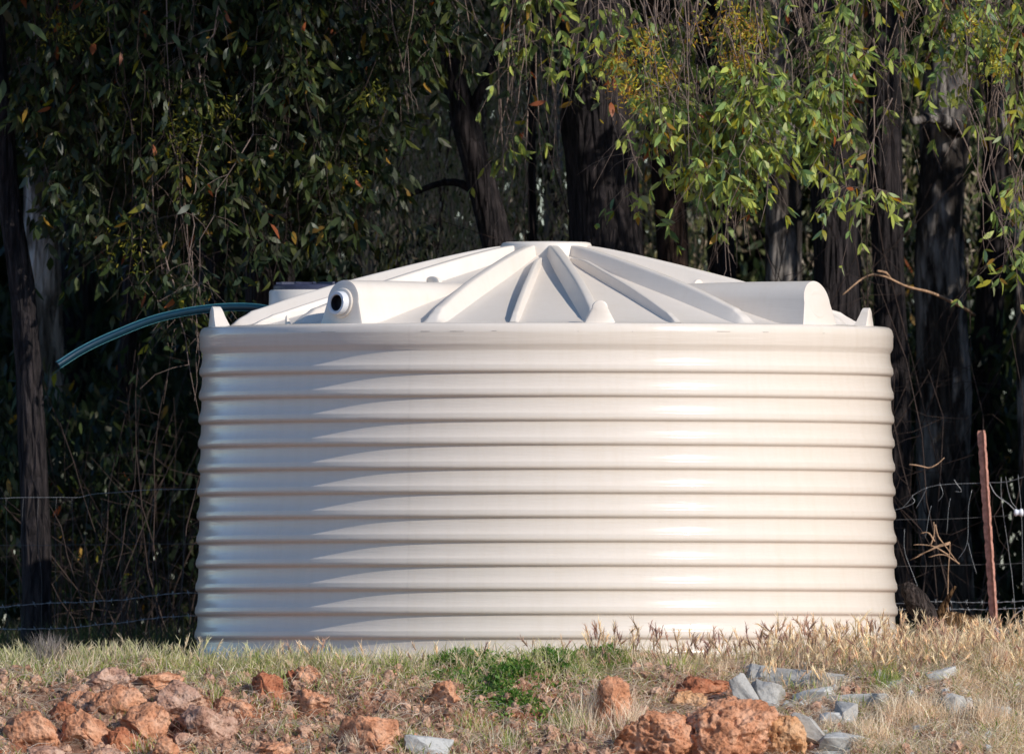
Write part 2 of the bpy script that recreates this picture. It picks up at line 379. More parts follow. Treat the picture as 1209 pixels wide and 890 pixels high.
# inlet tunnels
def tunnel(az, face_r, inlet):
    ln = .11 if inlet else .2
    g = []; pr = slab_profile(.165, .118, .235, .118, 22); m = len(pr)
    mb = MB(); v = []
    st = [(-face_r, .92, .003), (-face_r+.006, 1.0, 0), (-face_r+.05, 1.0, 0), (-face_r+.4, 1, 0), (-face_r+.8, .98, 0), (-face_r+1.3, .9, 0)]
    for y0, sc, _ in st:
        fr = y0+.0
        for u, z in pr:
            zl = z*sc if z > .1 else z-.03
            v.append((u*sc, fr+ln*z, zl))
    q = []
    for a in range(len(st)-1):
        for b in range(m-1): q.append((a*m+b, (a+1)*m+b, (a+1)*m+b+1, a*m+b+1))
    mb.add(v, q); c0 = mb.n; mb.add([(0, -face_r+ln*.11, .11)]); mb.t.append(np.array([(c0, b, (b+1) % m) for b in range(m)]))
    o = mb.build('inlet_hood', M_roof, tank, auto=38); o.location = (0, 0, HZ-.002); o.rotation_euler = (0, 0, rad(az))
    if inlet:
        A0 = Matrix.Rotation(rad(az), 3, 'Z')@Vector((0, -face_r, 0)); A1 = Matrix.Rotation(rad(az-6), 3, 'Z')@Vector((0, -face_r, 0)); o.location = Vector((A0.x-A1.x, A0.y-A1.y, HZ-.002)); o.rotation_euler = (0, 0, rad(az-6))
    ctr = (0, -face_r+ln*.112+.003, .112)
    def ringobj(prof, name, mt, n=48):
        mb = MB(); pf = np.array(prof); th = np.arange(n)*2*PI/n
        vv = np.stack([pf[:, None, 0]*np.cos(th), -np.broadcast_to(pf[:, None, 1], (len(pf), n)), pf[:, None, 0]*np.sin(th)], -1).reshape(-1, 3)
        i = np.arange(len(pf)-1)[:, None]*n; j = np.arange(n)[None]; k_ = (j+1) % n
        vv[:, 1] += ln*vv[:, 2]
        mb.add(vv+np.array(ctr), np.stack([i+j, i+k_, i+n+k_, i+n+j], -1).reshape(-1, 4))
        return mb.build(name, mt, o, auto=35)
    if inlet:
        ringobj([(.080, -.02), (.080, .008), (.076, .012), (.055, .014)], 'flange', M_roof)
        ringobj([(.063, 0), (.063, .046), (.060, .052), (.046, .052), (.043, .047), (.0425, .002)], 'pipe_socket', M_pvc)
        ringobj([(.0423, .044), (.042, .004), (.001, .004)], 'socket_shade_disc', M_dark)  # black lining and disc paint the shade of a deep hole
    else:
        ringobj([(.075, -.02), (.075, .0008), (.071, .0022), (.064, .001), (.001, .001)], 'blank_disc', M_roof)
tunnel(-38.5, RT-.10, True); tunnel(54, RT-.05, False)
# manhole
mc = np.array((-math.sin(rad(62))*.76*RT, math.cos(rad(62))*.76*RT, HZ-.035))
mb = MB(); lathe(mb, [(.30, .0), (.285, .10), (.262, .15), (.25, .165), (.248, .24), (.24, .247), (.21, .247)], 64, mc); mh = mb.build('manhole_collar', M_roof, tank)
mb = MB(); lathe(mb, [(.225, .246), (.225, .268), (.215, .276), (.05, .282), (.001, .282)], 64, mc)
for k in range(12):
    a = k*PI/6; c = mc+np.array((math.cos(a)*.12, math.sin(a)*.12, .284)); R3 = np.array(Matrix.Rotation(a, 3, 'Z')); box(mb, c, (.18, .014, .012), R=R3)
mb.build('manhole_lid', M_lid, tank, auto=30)
# scuff lines under the rim
M_scuff = flat('scuff', (.34, .29, .25), .7, nz=.4)
mb = MB(); rr_ = random.Random(4)
for a, l in ((-21, 1.6), (-9, .8), (-16, 2.4), (-40, 3), (29, 2.5), (38, 1.2), (14, .2), (5, .2), (52, .6)):
    z0 = HZ-.045-rr_.uniform(0, .004)
    mb = MB(); lathe(mb, [(Rz(1.77)+.0022, z0), (Rz(1.77)+.0024, z0-.0018)], 12, a0=rad(a), a1=rad(a+l))
    mb.build('scuff_mark', M_scuff, tank)

# ------------------------------------------------------------------ outlet hose
hp = smooth_path([P(68, 431, 1.0), P(95, 414, 1.05), P(130, 397, 1.1), P(185, 376, 1.15), P(245, 364.5, 1.15), P(300, 363, 1.1), P(345, 372, .95)], 60)
hose = empty('poly_pipe', hp[0], 'blue green plastic pipe arching out of the tank roof to the left', 'pipe')
def rel(pts, o): return np.asarray(pts)-np.array(o.location)
mb = MB(); tube(mb, rel(hp, hose), .0225, 20, cap=False); mb.build('pipe_body', M_hose, hose)
mb = MB(); tube(mb, rel(hp[:2], hose)+np.array((.004, 0, .002)), .0195, 16); mb.build('pipe_end_shade', M_dark, hose)  # black plug paints the shaded hollow of the pipe end
d = np.gradient(hp, axis=0); d /= np.linalg.norm(d, axis=1)[:, None]
a_ = np.cross(d, (0, 0, 1.)); a_ /= np.linalg.norm(a_, axis=1)[:, None]; b_ = np.cross(d, a_)
for ang in (128, 62, 290):
    off = -(math.cos(rad(ang))*a_*-1+math.sin(rad(ang))*b_*(1))*.0223
    mb = MB(); tube(mb, rel(hp+off, hose), .0016, 6); mb.build('stripe', M_stripe, hose)

# ------------------------------------------------------------------ leaves
LEAFCOL = np.array([(.065, .105, .040), (.085, .125, .040), (.105, .14, .045), (.045, .075, .042), (.155, .175, .04), (.095, .105, .055), (.32, .29, .035), (.38, .22, .04), (.30, .09, .035)])
def leaves(mb, pos, ax, L, wd, curve, col, r):
    n = len(pos); ax = ax/np.linalg.norm(ax, axis=1)[:, None]
    q = r.normal(size=(n, 3)); sd_ = np.cross(ax, q); sd_ /= np.linalg.norm(sd_, axis=1)[:, None]+1e-9; nm = np.cross(ax, sd_)
    S = [0, .22, .22, .52, .52, .82, .82, 1]; W_ = [0, -.8, .8, -1, 1, -.5, .5, 0]
    v = np.zeros((n, 8, 3))
    for k in range(8):
        s = S[k]
        v[:, k] = pos+ax*(L*s)[:, None]+sd_*((wd*W_[k]*.5)+curve*L*(s*s-.6*s))[:, None]+nm*((curve*.7*L*s*s)+abs(W_[k])*wd*.12)[:, None]
    b = (np.arange(n)*8)[:, None]
    tr = np.stack([b+np.array((0, 1, 2)), b+np.array((5, 7, 6))], 1).reshape(-1, 3)
    qd = np.stack([b+np.array((1, 3, 4, 2)), b+np.array((3, 5, 6, 4))], 1).reshape(-1, 4)
    c = np.ones((n, 8, 4)); c[..., :3] = col[:, None]
    c[:, 0, :3] *= .8
    mb.add(v.reshape(-1, 3), qd, tr, c.reshape(-1, 4))
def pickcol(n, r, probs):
    light_gain = 2.5 if probs is SUNNY else .5 if probs is GREENS else .5  # sunlit trees get brighter leaf colour, shaded ones darker: light painted in
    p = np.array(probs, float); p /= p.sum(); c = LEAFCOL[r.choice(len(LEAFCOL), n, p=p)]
    return np.clip(np.where(c[:, :1] > .25, 1.0, light_gain)*c*r.uniform(.65, 1.35, (n, 1)), 0, 1)
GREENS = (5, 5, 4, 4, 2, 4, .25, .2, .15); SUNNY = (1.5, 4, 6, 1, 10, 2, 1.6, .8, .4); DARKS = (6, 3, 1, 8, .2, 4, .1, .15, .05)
def strand(tw, start, end, r, s0, s1, dens, out, spread=.21, twr=.0028, gap=-.22):
    """one hanging branchlet: tw collects twig tubes, out collects leaf (pos, axis)"""
    start = np.array(start); end = np.array(end); L = np.linalg.norm(end-start); m = max(5, int(L/.12))
    t = np.linspace(0, 1, m)[:, None]; w_ = np.cumsum(r.normal(size=(m, 3))*.024, axis=0)
    pts = start+(end-start)*t+w_-w_[-1]*t*.5
    tube(tw, pts, np.linspace(twr*1.6, twr*.45, m), 4, cap=False)
    ns = int(L*dens*.62)
    for k in range(ns):
        s = r.uniform(.05, 1.0); p = pts[int(s*(m-1))]
        gate = vnoise(np.array([[p[0]*4.6, p[1]*1.5, p[2]*4.2]]), 77)[0] > gap
        if not gate and r.random() < .86: continue
        dr = np.array((r.normal()*1.0, r.normal()*.8, -r.uniform(-.1, 1.1))); dr /= np.linalg.norm(dr)
        l = r.uniform(.06, spread) if r.random() < .75 else r.uniform(spread, spread*1.7); mm = 4
        tt = np.linspace(0, 1, mm)[:, None]; q = p+dr*l*tt+np.array((0, 0, -.45*l))*tt**2+np.cumsum(r.normal(size=(mm, 3))*.008, axis=0)
        tube(tw, q, np.linspace(twr*.6, twr*.3, mm), 3, cap=False)
        if s0 <= s <= s1 and gate:
            nl = r.integers(4, 11)
            for a in range(nl):
                f = 1-.75*r.random()**1.6; pp_ = q[min(mm-1, int(f*(mm-1)+.5))]
                out.append((*pp_, r.normal()*.6+dr[0]*.5, r.normal()*.6+dr[1]*.5, -1+r.normal()*.45))
def crown_cloud(mb, ctr, radii, n, size, r, probs, clumps=40, squash=.35):
    cc = r.normal(size=(clumps, 3)); cc /= np.linalg.norm(cc, axis=1)[:, None]; cc *= r.uniform(.35, 1, (clumps, 1))**.6
    cc = np.array(ctr)+cc*np.array(radii); k = r.integers(0, clumps, n)
    pos = cc[k]+r.normal(size=(n, 3))*np.array(radii).mean()*squash*.5
    ax = r.normal(size=(n, 3))*.6+np.array((0, 0, -1)); leaves(mb, pos, ax, r.uniform(.7, 1.3, n)*size, r.uniform(.8, 1.2, n)*size*.3, r.normal(size=n)*.25, pickcol(n, r, probs), r)
def interp_path(pts): return smooth_path([P(*p) for p in pts], 22)
def tree(name, label, trunk_pts, radii, bm, seed, group=None, branches=(), noise_=.22):
    """trunk_pts are world points, base first"""
    tp = np.asarray(trunk_pts); o = empty(name, tp[0], label, 'tree', group)
    mb = MB(); rr = np.interp(np.linspace(0, 1, len(tp)), np.linspace(0, 1, len(radii)), radii)
    tube(mb, rel(tp, o), rr, 18, noise=noise_, seed=seed)
    for bp, br in branches: tube(mb, rel(bp, o), np.linspace(br, br*.45, len(bp)), 10, noise=.14, seed=seed+5)
    mb.build('trunk', bm, o); return o
FOREST = 'eucalypts standing in the dark bush behind the tank'
def hanging(o, spec, seed, n, Yr, probs, dens, bare, leaf=(.055, .10), indiv=0, mtw=M_twig, top=-70, jit=22, twr=.0028, upto=1.0, gap=-.22):
    """hanging foliage of tree o; spec = [(px, bottom py)]"""
    r = np.random.default_rng(seed); tw = MB(); out = []
    xs = np.array([a for a, b in spec], float); bs = np.array([b for a, b in spec], float)
    for k in range(n):
        px = r.uniform(xs[0], xs[-1]); bt = np.interp(px, xs, bs)
        bt = bt*(1-min(.9, abs(r.normal())*.42))+r.normal()*9; Yv = r.uniform(*Yr)
        if bt < 5: continue
        tp = r.uniform(top, max(top+1, bt-90)) if r.random() < .65 else top
        a = P(px+r.normal()*jit*1.6, tp, Yv+r.normal()*.2); b = P(px, bt, Yv)
        isb = r.random() < bare
        strand(tw, a, b, r, .0, r.uniform(.35, .75) if isb else upto, dens, out, twr=twr, gap=gap)
    cr = MB(); cr.v, cr.q, cr.t, cr.c, cr.n = tw.v, tw.q, tw.t, tw.c, tw.n
    crown = tw.build('crown', mtw, o, loc=-np.array(o.location)); 
    A = np.array(out); r.shuffle(A); nl = len(A)
    L = r.uniform(*leaf, nl); col = pickcol(nl, r, probs); cv = r.normal(size=nl)*.22; wd = L*r.uniform(.25, .40, nl)
    first = 0
    if indiv:
        order = np.argsort(A[:, 1]+r.normal(size=nl)*.25-L*6); A = A[order]; L = L[order]; col = col[order]; cv = cv[order]; wd = wd[order]
        first = indiv; ms = []
        for k in range(24):
            m_ = MB(); leaves(m_, np.zeros((1, 3)), np.array([[0, 0, -1.]]), np.array([r.uniform(.058, .092)]), np.array([r.uniform(.016, .025)]), r.normal(size=1)*.2, pickcol(1, r, probs), r); ms.append(m_.mesh('leaf', M_leaf, colors=True))
        for k in range(first):
            lo = bpy.data.objects.new('leaf', ms[k % 24]); C.objects.link(lo); lo.parent = crown; lo.location = A[k, :3]
            q_ = Vector((0, 0, -1)).rotation_difference(Vector(A[k, 3:])); lo.rotation_euler = q_.to_euler(); lo.rotation_euler.rotate_axis('Z', r.uniform(0, 6.28))
    m_ = MB(); leaves(m_, A[first:, :3], A[first:, 3:], L[first:], wd[first:], cv[first:], col[first:], r)
    lm = m_.build('leaf_mass', M_leaf, crown, colors=True); lm['kind'] = 'stuff'
    return crown
def limbs(o, paths, mt, Yv):
    for k, pts in enumerate(paths):
        mb = MB(); p = smooth_path([P(x, y, Yv+.1*k) for x, y in pts], 16); p = p+np.stack([vnoise(p*5, 2), vnoise(p*5, 1), vnoise(p*5, 3)], -1)*.02
        tube(mb, rel(p, o), np.linspace(.016, .004, 16), 7, noise=.2, seed=k); mb.build('branch', mt, o)
def upper(o, ctr, radii, n, size, seed, probs=GREENS, clumps=40):
    r = np.random.default_rng(seed); mb = MB(); crown_cloud(mb, np.array(ctr)-np.array(o.location), radii, n, size, r, probs, clumps)
    u = mb.build('upper_crown', M_leaf, o, colors=True); u['kind'] = 'stuff'; return u

def tp(pts, Yv, top=None):
    """trunk path from pixels (base first) carried on up to z = top"""
    a = [P(x, y, Yv) for x, y in pts]; a[0][2] = min(a[0][2], 0)-.05
    d = a[-1]-a[-2]; d /= np.linalg.norm(d)
    if top:
        z = a[-1][2]
        while z < top: a.append(a[-1]+np.array((d[0]*.9+.1*math.sin(z), .05, .9))*.9); z = a[-1][2]
    return smooth_path(a, 36)
# the sunlit gum on the right
t1 = tree('gum_tree', 'sunlit gum tree with yellow green leaves hanging over the right of the tank', tp([(1010, 800), (990, 500), (985, 250), (960, 0)], 4.3, 6.5), (.15, .125, .11, .08), M_bark, 3)
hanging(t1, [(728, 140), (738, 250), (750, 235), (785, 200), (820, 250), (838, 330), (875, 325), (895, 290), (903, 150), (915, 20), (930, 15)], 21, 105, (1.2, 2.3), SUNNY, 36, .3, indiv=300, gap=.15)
t1b = tree('gum_tree', 'sunlit gum tree trailing two leafy tassels and bare twigs above the right inlet hood', tp([(1060, 800), (1055, 500), (1048, 250), (1040, 0)], 5.2, 6.5), (.10, .09, .08, .05), M_bark, 4)
hanging(t1b, [(935, 40), (948, 180), (985, 275), (1030, 270), (1040, 180), (1075, 220), (1082, 90), (1102, 30)], 22, 62, (1.2, 2.3), SUNNY, 36, .3, indiv=200, gap=.17)
t1c = tree('gum_tree', 'gum tree at the right edge with leaves hanging low beside blotchy trunk', tp([(1235, 800), (1240, 500), (1235, 250), (1225, 0)], 3.6, 6.5), (.12, .11, .10, .07), M_bark, 6)
hanging(t1c, [(1100, 70), (1140, 90), (1150, 180), (1165, 320), (1185, 350), (1215, 345), (1240, 300)], 23, 50, (1.2, 2.4), SUNNY, 36, .3, indiv=200, gap=.17)
limbs(t1, [[(690, -60), (730, 20), (760, 110), (768, 190)], [(900, -50), (880, 40), (850, 140), (842, 250)], [(800, -40), (830, 50), (880, 120), (890, 230)]], M_twig_dark, 1.7)
limbs(t1b, [[(1060, -50), (1030, 40), (1000, 110), (985, 200)], [(930, -50), (960, 50), (1000, 120), (1040, 200)]], M_twig_dark, 1.7)
limbs(t1c, [[(1100, -40), (1150, 60), (1170, 170), (1185, 280)], [(1230, -30), (1200, 80), (1195, 200)]], M_twig_dark, 1.7)
# big dark trunk in the middle
t2 = tree('gum_tree', 'thick dark rough barked gum trunk rising behind the peak of the tank', tp([(722, 800), (720, 500), (714, 280), (704, 120), (698, 0)], 3.3, 7), (.21, .185, .165, .13), M_bark, 8,
     branches=[(smooth_path([P(700, 130, 3.3), P(680, 50, 3.2), P(655, -10, 3.1), P(620, -120, 3.1)], 14), .075)])
hanging(t2, [(430, 60), (480, 150), (530, 90), (580, 90), (610, 110), (635, 60)], 24, 24, (2.0, 2.9), GREENS, 14, .6, jit=30)
hanging(t2, [(585, 230), (615, 290), (640, 290), (665, 200)], 25, 20, (2.4, 2.9), SUNNY, 15, .95, jit=20)
# leaning trunk
t3 = tree('gum_tree', 'dark gum trunk leaning left behind the left half of the tank roof', tp([(640, 800), (612, 420), (586, 285), (556, 170), (533, 85), (515, 0)], 4.6, 7), (.09, .075, .07, .05), M_bark, 9,
     branches=[(smooth_path([P(548, 150, 4.6), P(575, 90, 4.5), P(600, 20, 4.4)], 10), .035), (smooth_path([P(570, 230, 4.6), P(530, 215, 4.7), P(470, 235, 4.8)], 10), .028)])
# left mass
t4 = tree('gum_tree', 'broad dark leafy gum whose drooping foliage fills the upper left', tp([(330, 800), (325, 500), (315, 250), (300, 0)], 4.2, 7), (.15, .13, .11, .08), M_bark, 10)
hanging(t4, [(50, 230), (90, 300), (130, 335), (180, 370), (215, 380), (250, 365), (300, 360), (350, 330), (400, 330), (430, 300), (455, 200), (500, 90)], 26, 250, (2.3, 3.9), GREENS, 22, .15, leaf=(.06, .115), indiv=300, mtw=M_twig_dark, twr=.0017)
hanging(t4, [(190, 420), (215, 480), (232, 500), (245, 470)], 27, 16, (2.3, 2.8), GREENS, 22, .3)
t5 = tree('gum_tree', 'slender dark trunk with ribbed bark in front of pale tree at far left', tp([(44, 800), (42, 620), (36, 470), (27, 350), (12, 240), (-2, 110)], 2.9, 6.5), (.085, .07, .065, .05), M_bark, 11)
hanging(t5, [(-30, 300), (10, 260), (40, 260), (70, 200)], 28, 16, (3.2, 4.2), DARKS, 20, .3, mtw=M_twig_dark)
t6 = tree('gum_tree', 'pale blotchy gum trunk showing between leaves at far left', tp([(52, 800), (52, 400), (48, 200), (44, 0)], 7.5, 8), (.10, .085, .075, .06), M_bark_lit, 12)
t7 = tree('gum_tree', 'wide blotchy grey trunk behind the upper right with broken stub branch', tp([(1120, 800), (1115, 500), (1108, 300), (1118, 140), (1130, 0)], 6.5, 8), (.15, .135, .125, .11), M_bark_pale, 13,
     branches=[(smooth_path([P(1130, 152, 6.4), P(1105, 140, 6.0), P(1078, 143, 5.7)], 8), .05)])
db = MB(); tube(db, rel(smooth_path([P(995, 348, 3.1), P(1020, 328, 3.2), P(1040, 325, 3.2), P(1070, 338, 3.4), P(1100, 346, 3.8), P(1135, 362, 4.6), P(1150, 372, 6.2)], 26), t7), np.linspace(.004, .010, 26), 8, noise=.3)
tube(db, rel(smooth_path([P(1052, 330, 3.3), P(1046, 322, 3.2), P(1036, 320, 3.15)], 5), t7), .007, 6); db.build('dead_branch', M_deadwood, t7)
def blossom(o, spots, seed, cols, Yv, name='blossom'):
    r = np.random.default_rng(seed); m_ = MB()
    for px, py, rr_, n in spots:
        c = P(px, py, r.uniform(*Yv))-np.array(o.location); q = r.normal(size=(n, 3))*rr_*.0046*.55; q[:, 2] -= np.abs(q[:, 0])*.3
        leaves(m_, c+q, r.normal(size=(n, 3))+np.array((0, 0, -.5)), r.uniform(.018, .045, n), r.uniform(.005, .010, n), r.normal(size=n)*.2, palette0(n, r, cols), r)
    b_ = m_.build(name, M_leaf, o, colors=True); b_['kind'] = 'stuff'
def palette0(n, r, cols): return np.clip(np.array(cols)[r.integers(0, len(cols), n)]*r.uniform(.7, 1.3, (n, 1)), 0, 1)
blossom(t4, [(75, 30, 30, 160), (215, 155, 34, 260), (265, 130, 20, 80), (140, 130, 26, 120), (280, 215, 26, 150), (110, 20, 20, 80), (415, 205, 20, 80), (350, 20, 24, 100), (150, 290, 26, 90), (235, 240, 20, 80), (440, 110, 20, 60)], 71, [(.22, .19, .025), (.15, .15, .02), (.10, .12, .02)], (2.2, 2.6))
blossom(t1, [(730, 75, 24, 260), (760, 50, 22, 160), (745, 110, 20, 160), (785, 85, 18, 120), (885, 40, 26, 240), (870, 75, 22, 200), (865, 20, 18, 120), (830, 30, 20, 90)], 72, [(.50, .36, .04), (.40, .38, .05), (.45, .22, .05)], (1.1, 1.5))
blossom(t1c, [(1150, 30, 22, 120), (1180, 75, 18, 100)], 73, [(.50, .42, .05), (.40, .38, .05)], (1.1, 1.5))
# trunks further in
r = np.random.default_rng(5)
far = [(160, 7, .05, M_bark, 'thin dark trunk far back behind left leaves'), (250, 9, .08, M_bark, 'dim trunk deep behind the hose end leaves'), (425, 8, .06, M_bark_pale, 'slim pale trunk deep behind the left roof slope'),
       (512, 9.5, .055, M_bark_red, 'thin reddish trunk left of the leaning one'), (655, 8, .06, M_bark_pale, 'pale slim trunk just left of the thickest trunk'), (628, 6, .028, M_bark, 'pole thin sapling stem between leaning and thickest trunks'),
       (790, 6, .10, M_bark_red, 'reddish trunk just right of the thickest trunk'), (850, 7.5, .09, M_bark, 'dark trunk behind the right roof slope'), (925, 6.5, .11, M_bark_pale, 'pale trunk behind the right inlet hood'),
       (1175, 8, .09, M_bark, 'dark trunk behind right fence post'), (1200, 5.5, .028, M_bark_pale, 'pale sapling stem at far right above post'), (90, 10, .1, M_bark, 'dim trunk far behind left fence'), (1090, 9, .05, M_bark, 'thin dim trunk behind right end of tank')]
protos = []
for k, (px, Yv, rd, bm, lb) in enumerate(far):
    o = tree('gum_tree', lb, tp([(px+r.normal()*14, 800), (px+r.normal()*8, 450), (px, 250), (px+r.normal()*12, 60), (px+r.normal()*20, -60)], Yv, 7.5), (rd*.95, rd*.8, rd*.72, rd*.55), bm, 30+k, FOREST)
# shared crowns for the forest roof
def cloud_mesh(seed, radii, n, size, probs, clumps, cols=None):
    mb = MB(); rg = np.random.default_rng(seed); crown_cloud(mb, (0, 0, 0), radii, n, size, rg, probs, clumps)
    if cols: mb.c[0][:, :3] = np.repeat(palette0(n, rg, cols), 8, 0)
    return mb.mesh('crown', M_leaf, colors=True)
CM = [cloud_mesh(50+k, (1.9, 1.9, 1.5), 5600, .16, GREENS, 46) for k in range(3)]
PM = cloud_mesh(67, (1.3, 1.1, 1.1), 3600, .08, SUNNY, 70, [(.34, .27, .2), (.26, .25, .13), (.42, .35, .26), (.2, .22, .1)])  # light leaf colours stand in for light reaching the dark bush
SM = [cloud_mesh(60+k, (1.3, 1.1, 1.1), 7000, .11, DARKS, 40) for k in range(2)]+[cloud_mesh(66, (1.3, 1.1, 1.1), 4500, .09, GREENS, 50, [(.22, .2, .1), (.28, .22, .15), (.16, .18, .08)])]  # last shrub mesh coloured lighter to brighten the dim background
def put(mesh, name, parent, loc, sc, rz=0):
    o = bpy.data.objects.new(name, mesh); C.objects.link(o); o.parent = parent
    o.location = Vector(loc)-(Vector(parent.location) if parent else Vector()); o.scale = sc if hasattr(sc, '__len__') else (sc,)*3; o.rotation_euler = (0, 0, rz); return o
trees_ = [o for o in C.objects if o.get('category') == 'tree']
for k, o in enumerate(trees_):
    c = put(CM[k % 3], 'upper_crown', o, (o.location.x+r.normal()*.3, max(3.4, o.location.y+r.normal()*.4), 6.9+r.normal()*.3), (1.05, 1.05, 1.1), r.uniform(0, 6)); c['kind'] = 'stuff'
# overhang over the back of the tank, above the frame: shades the left foliage
for x, y, z, s, ow in ((-.6, 1.6, 5.7, .75, t2), (-2.4, 2.2, 5.6, .8, t4), (.6, .9, 5.9, .7, t2), (-1.6, 3.4, 5.3, .8, t3), (-4.0, 2.8, 5.0, .9, t5), (1.2, 4.4, 5.9, .9, t2), (2.8, 5, 5.6, .9, t1b), (4.8, 1.5, 7.0, .65, t1c)):
    c = put(CM[int(abs(x*7)) % 3], 'upper_crown', ow, (x, y, z), s, x*3); c['kind'] = 'stuff'
# trees outside the frame on the right (their shade falls into the bush), and rows behind
row = []
for x, y, sc, z in ((7.3, 2.3, 1.1, 3.2), (9.0, .6, 1.2, 3.6), (6.4, 4.2, 1.0, 2.6), (11.5, -.5, 1.3, 3.8), (8.4, 3.2, 1.2, 4.2), (11, 1.5, 1.3, 4.5), (5.2, 6.0, 1.1, 2.8)):
    row.append((x, y, sc, z, 'dense leafy gum standing beyond the right edge of the view', 'trees beside the clearing on the right'))
for x, y, sc, z in [(xx+r.normal()*.5, yy+r.normal()*.6, 1.15, 3.6+r.normal()*.5+.0) for yy in (13, 17) for xx in np.arange(-9, 10.1, 2.1) if yy == 13 or abs(math.sin(xx*5)) > .55]:
    row.append((x, y, sc, z, 'dim tree in the far rows that close off the bush', 'dim far rows of the bush'))
for k, (x, y, sc, z, lb, gp) in enumerate(row):
    pts = np.array([(x+.15*math.sin(q), y, q) for q in np.linspace(-.1, z+1, 14)])
    o = tree('gum_tree', lb, pts, (.13, .1, .07), M_bark, 80+k, gp); put(CM[k % 3], 'crown', o, (x, y, z), (sc, sc, sc*1.25), k*1.3)['kind'] = 'stuff'
# understorey
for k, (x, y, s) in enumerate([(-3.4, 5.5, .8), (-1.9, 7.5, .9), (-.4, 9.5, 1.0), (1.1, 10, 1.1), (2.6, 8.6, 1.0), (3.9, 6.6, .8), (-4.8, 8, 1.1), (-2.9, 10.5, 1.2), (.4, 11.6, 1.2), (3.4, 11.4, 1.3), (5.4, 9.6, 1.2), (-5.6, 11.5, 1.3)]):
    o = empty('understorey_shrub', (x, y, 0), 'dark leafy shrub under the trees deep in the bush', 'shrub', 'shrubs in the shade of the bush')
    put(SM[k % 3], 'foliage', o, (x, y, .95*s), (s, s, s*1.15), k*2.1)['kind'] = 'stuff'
    mb = MB()
    for q in range(4):
        a = q*1.6+k; tube(mb, [(0, 0, -.05), (.12*math.cos(a), .12*math.sin(a), .5), (.4*math.cos(a), .4*math.sin(a), 1.0*s)], .018, 5)
    mb.build('stem', M_twig_dark, o)
for k, (px, pz, Yv, lb) in enumerate([(470, 2.5, 6.2, 'added olive sapling lightening the dark between left foliage and leaning trunk'), (520, 3.1, 7.6, 'added pale sapling lightening the bush behind the leaning trunk'), (632, 2.6, 6.8, 'added olive sapling lightening the gap between the leaning and thickest trunks'), (570, 3.6, 8.2, 'tall added dry sapling lightening the bush far behind the roof peak'), (440, 3.4, 8.8, 'added dry sapling lightening the dark behind the upper middle foliage'), (760, 2.6, 8.4, 'added dry sapling lightening the dark right of the thickest trunk'), (1060, 2.6, 8.6, 'added dry sapling lightening the gap above the right end of tank')]):
    b = P(px, 790, Yv); b[2] = 0; o = empty('sapling', b, lb, 'sapling')
    c = put(PM, 'foliage', o, (b[0], Yv, pz), (.42, .5, .75), k*1.9); c['kind'] = 'stuff'  # saplings added with light foliage to lift the dark background
    mb = MB()
    for q in range(3): tube(mb, smooth_path([(q*.05, 0, -.05), (.1*q-.1, .1, 1.2), (.3*q-.3, 0, pz+.6)], 10), np.linspace(.022, .006, 10), 6)
    mb.build('stem', M_twig_dark, o)
# fine dry saplings and brush behind the fence
mb = MB(); r = np.random.default_rng(14)
for k in range(170):
    px = r.uniform(60, 228) if k % 2 else r.uniform(930, 1230) if k % 4 else r.uniform(430, 930); Yv = r.uniform(2.8, 5.8); a = P(px, 790, Yv); a[2] = 0; h = r.uniform(.4, 2.0) if k % 2 else r.uniform(1.5, 3.6)
    d_ = np.array((r.normal()*.25, r.normal()*.2, 1)); pts = [a]
    for q in range(7): d_ = d_+r.normal(size=3)*.16; d_[2] = abs(d_[2])*.97; pts.append(pts[-1]+d_*h/7)
    tube(mb, pts, np.linspace(.005, .0015, 8), 4, cap=False)
    for q in range(5):
        s = pts[r.integers(2, 7)]; e = s+np.array((r.normal()*.2, r.normal()*.1, r.normal()*.12)); tube(mb, [s, (s+e)/2+r.normal(size=3)*.02, e], (.002, .0015, .001), 3, cap=False)
tag(mb.build('dry_undergrowth', M_twig_dark), 'thin leafless brush tangled in shade behind the fence', 'undergrowth', kind='stuff')

# ------------------------------------------------------------------ fence
FY = 2.25
fence = empty('wire_fence', P(1175, 790, FY)*np.array((1, 1, 0)), 'sagging barbed wire and mesh fence running behind the tank', 'fence')
def wirep(name, pts, rr=.0016, m=40, mt=None, wob=.0, Yv=FY):
    mb = MB(); p = smooth_path([P(x, y, Yv) for x, y in pts], m)
    if wob: p = p+np.stack([vnoise(p*9+3, 2), vnoise(p*9, 1), vnoise(p*9, 3)], -1)*wob
    tube(mb, rel(p, fence), rr, 5); return mb, p
def barbed(pts, step=.085, m=80):
    mb, p = wirep('barbed_wire', pts, .0017, m, wob=.004)
    q = rel(p, fence); tube(mb, q+np.stack([0*q[:, 0], np.sin(np.arange(m)*1.3)*.003, np.cos(np.arange(m)*1.3)*.003], -1), .0014, 4)
    L = np.concatenate([[0], np.cumsum(np.linalg.norm(np.diff(q, axis=0), axis=1))]); o = mb.build('barbed_wire', M_wire, fence)
    for s in np.arange(.03, L[-1], step):
        c = np.array([np.interp(s, L, q[:, k]) for k in range(3)]); b = MB(); rr = random.Random(int(s*1000))
        for a in range(2):
            v = np.array((rr.uniform(-.012, .012), rr.uniform(-.01, .01), .013*(1 if a else -1)+rr.uniform(-.004, .004))); tube(b, [c-v, c, c+v], (.0008, .0019, .0008), 4)
        tube(b, [c-np.array((.004, 0, 0)), c+np.array((.004, 0, 0))], .0034, 6)
        b.build('barb', M_wire, o)
barbed([(-20, 718), (60, 712), (140, 708), (232, 700), (420, 712)]); barbed([(-20, 742), (70, 741), (130, 736), (232, 727), (420, 735)])
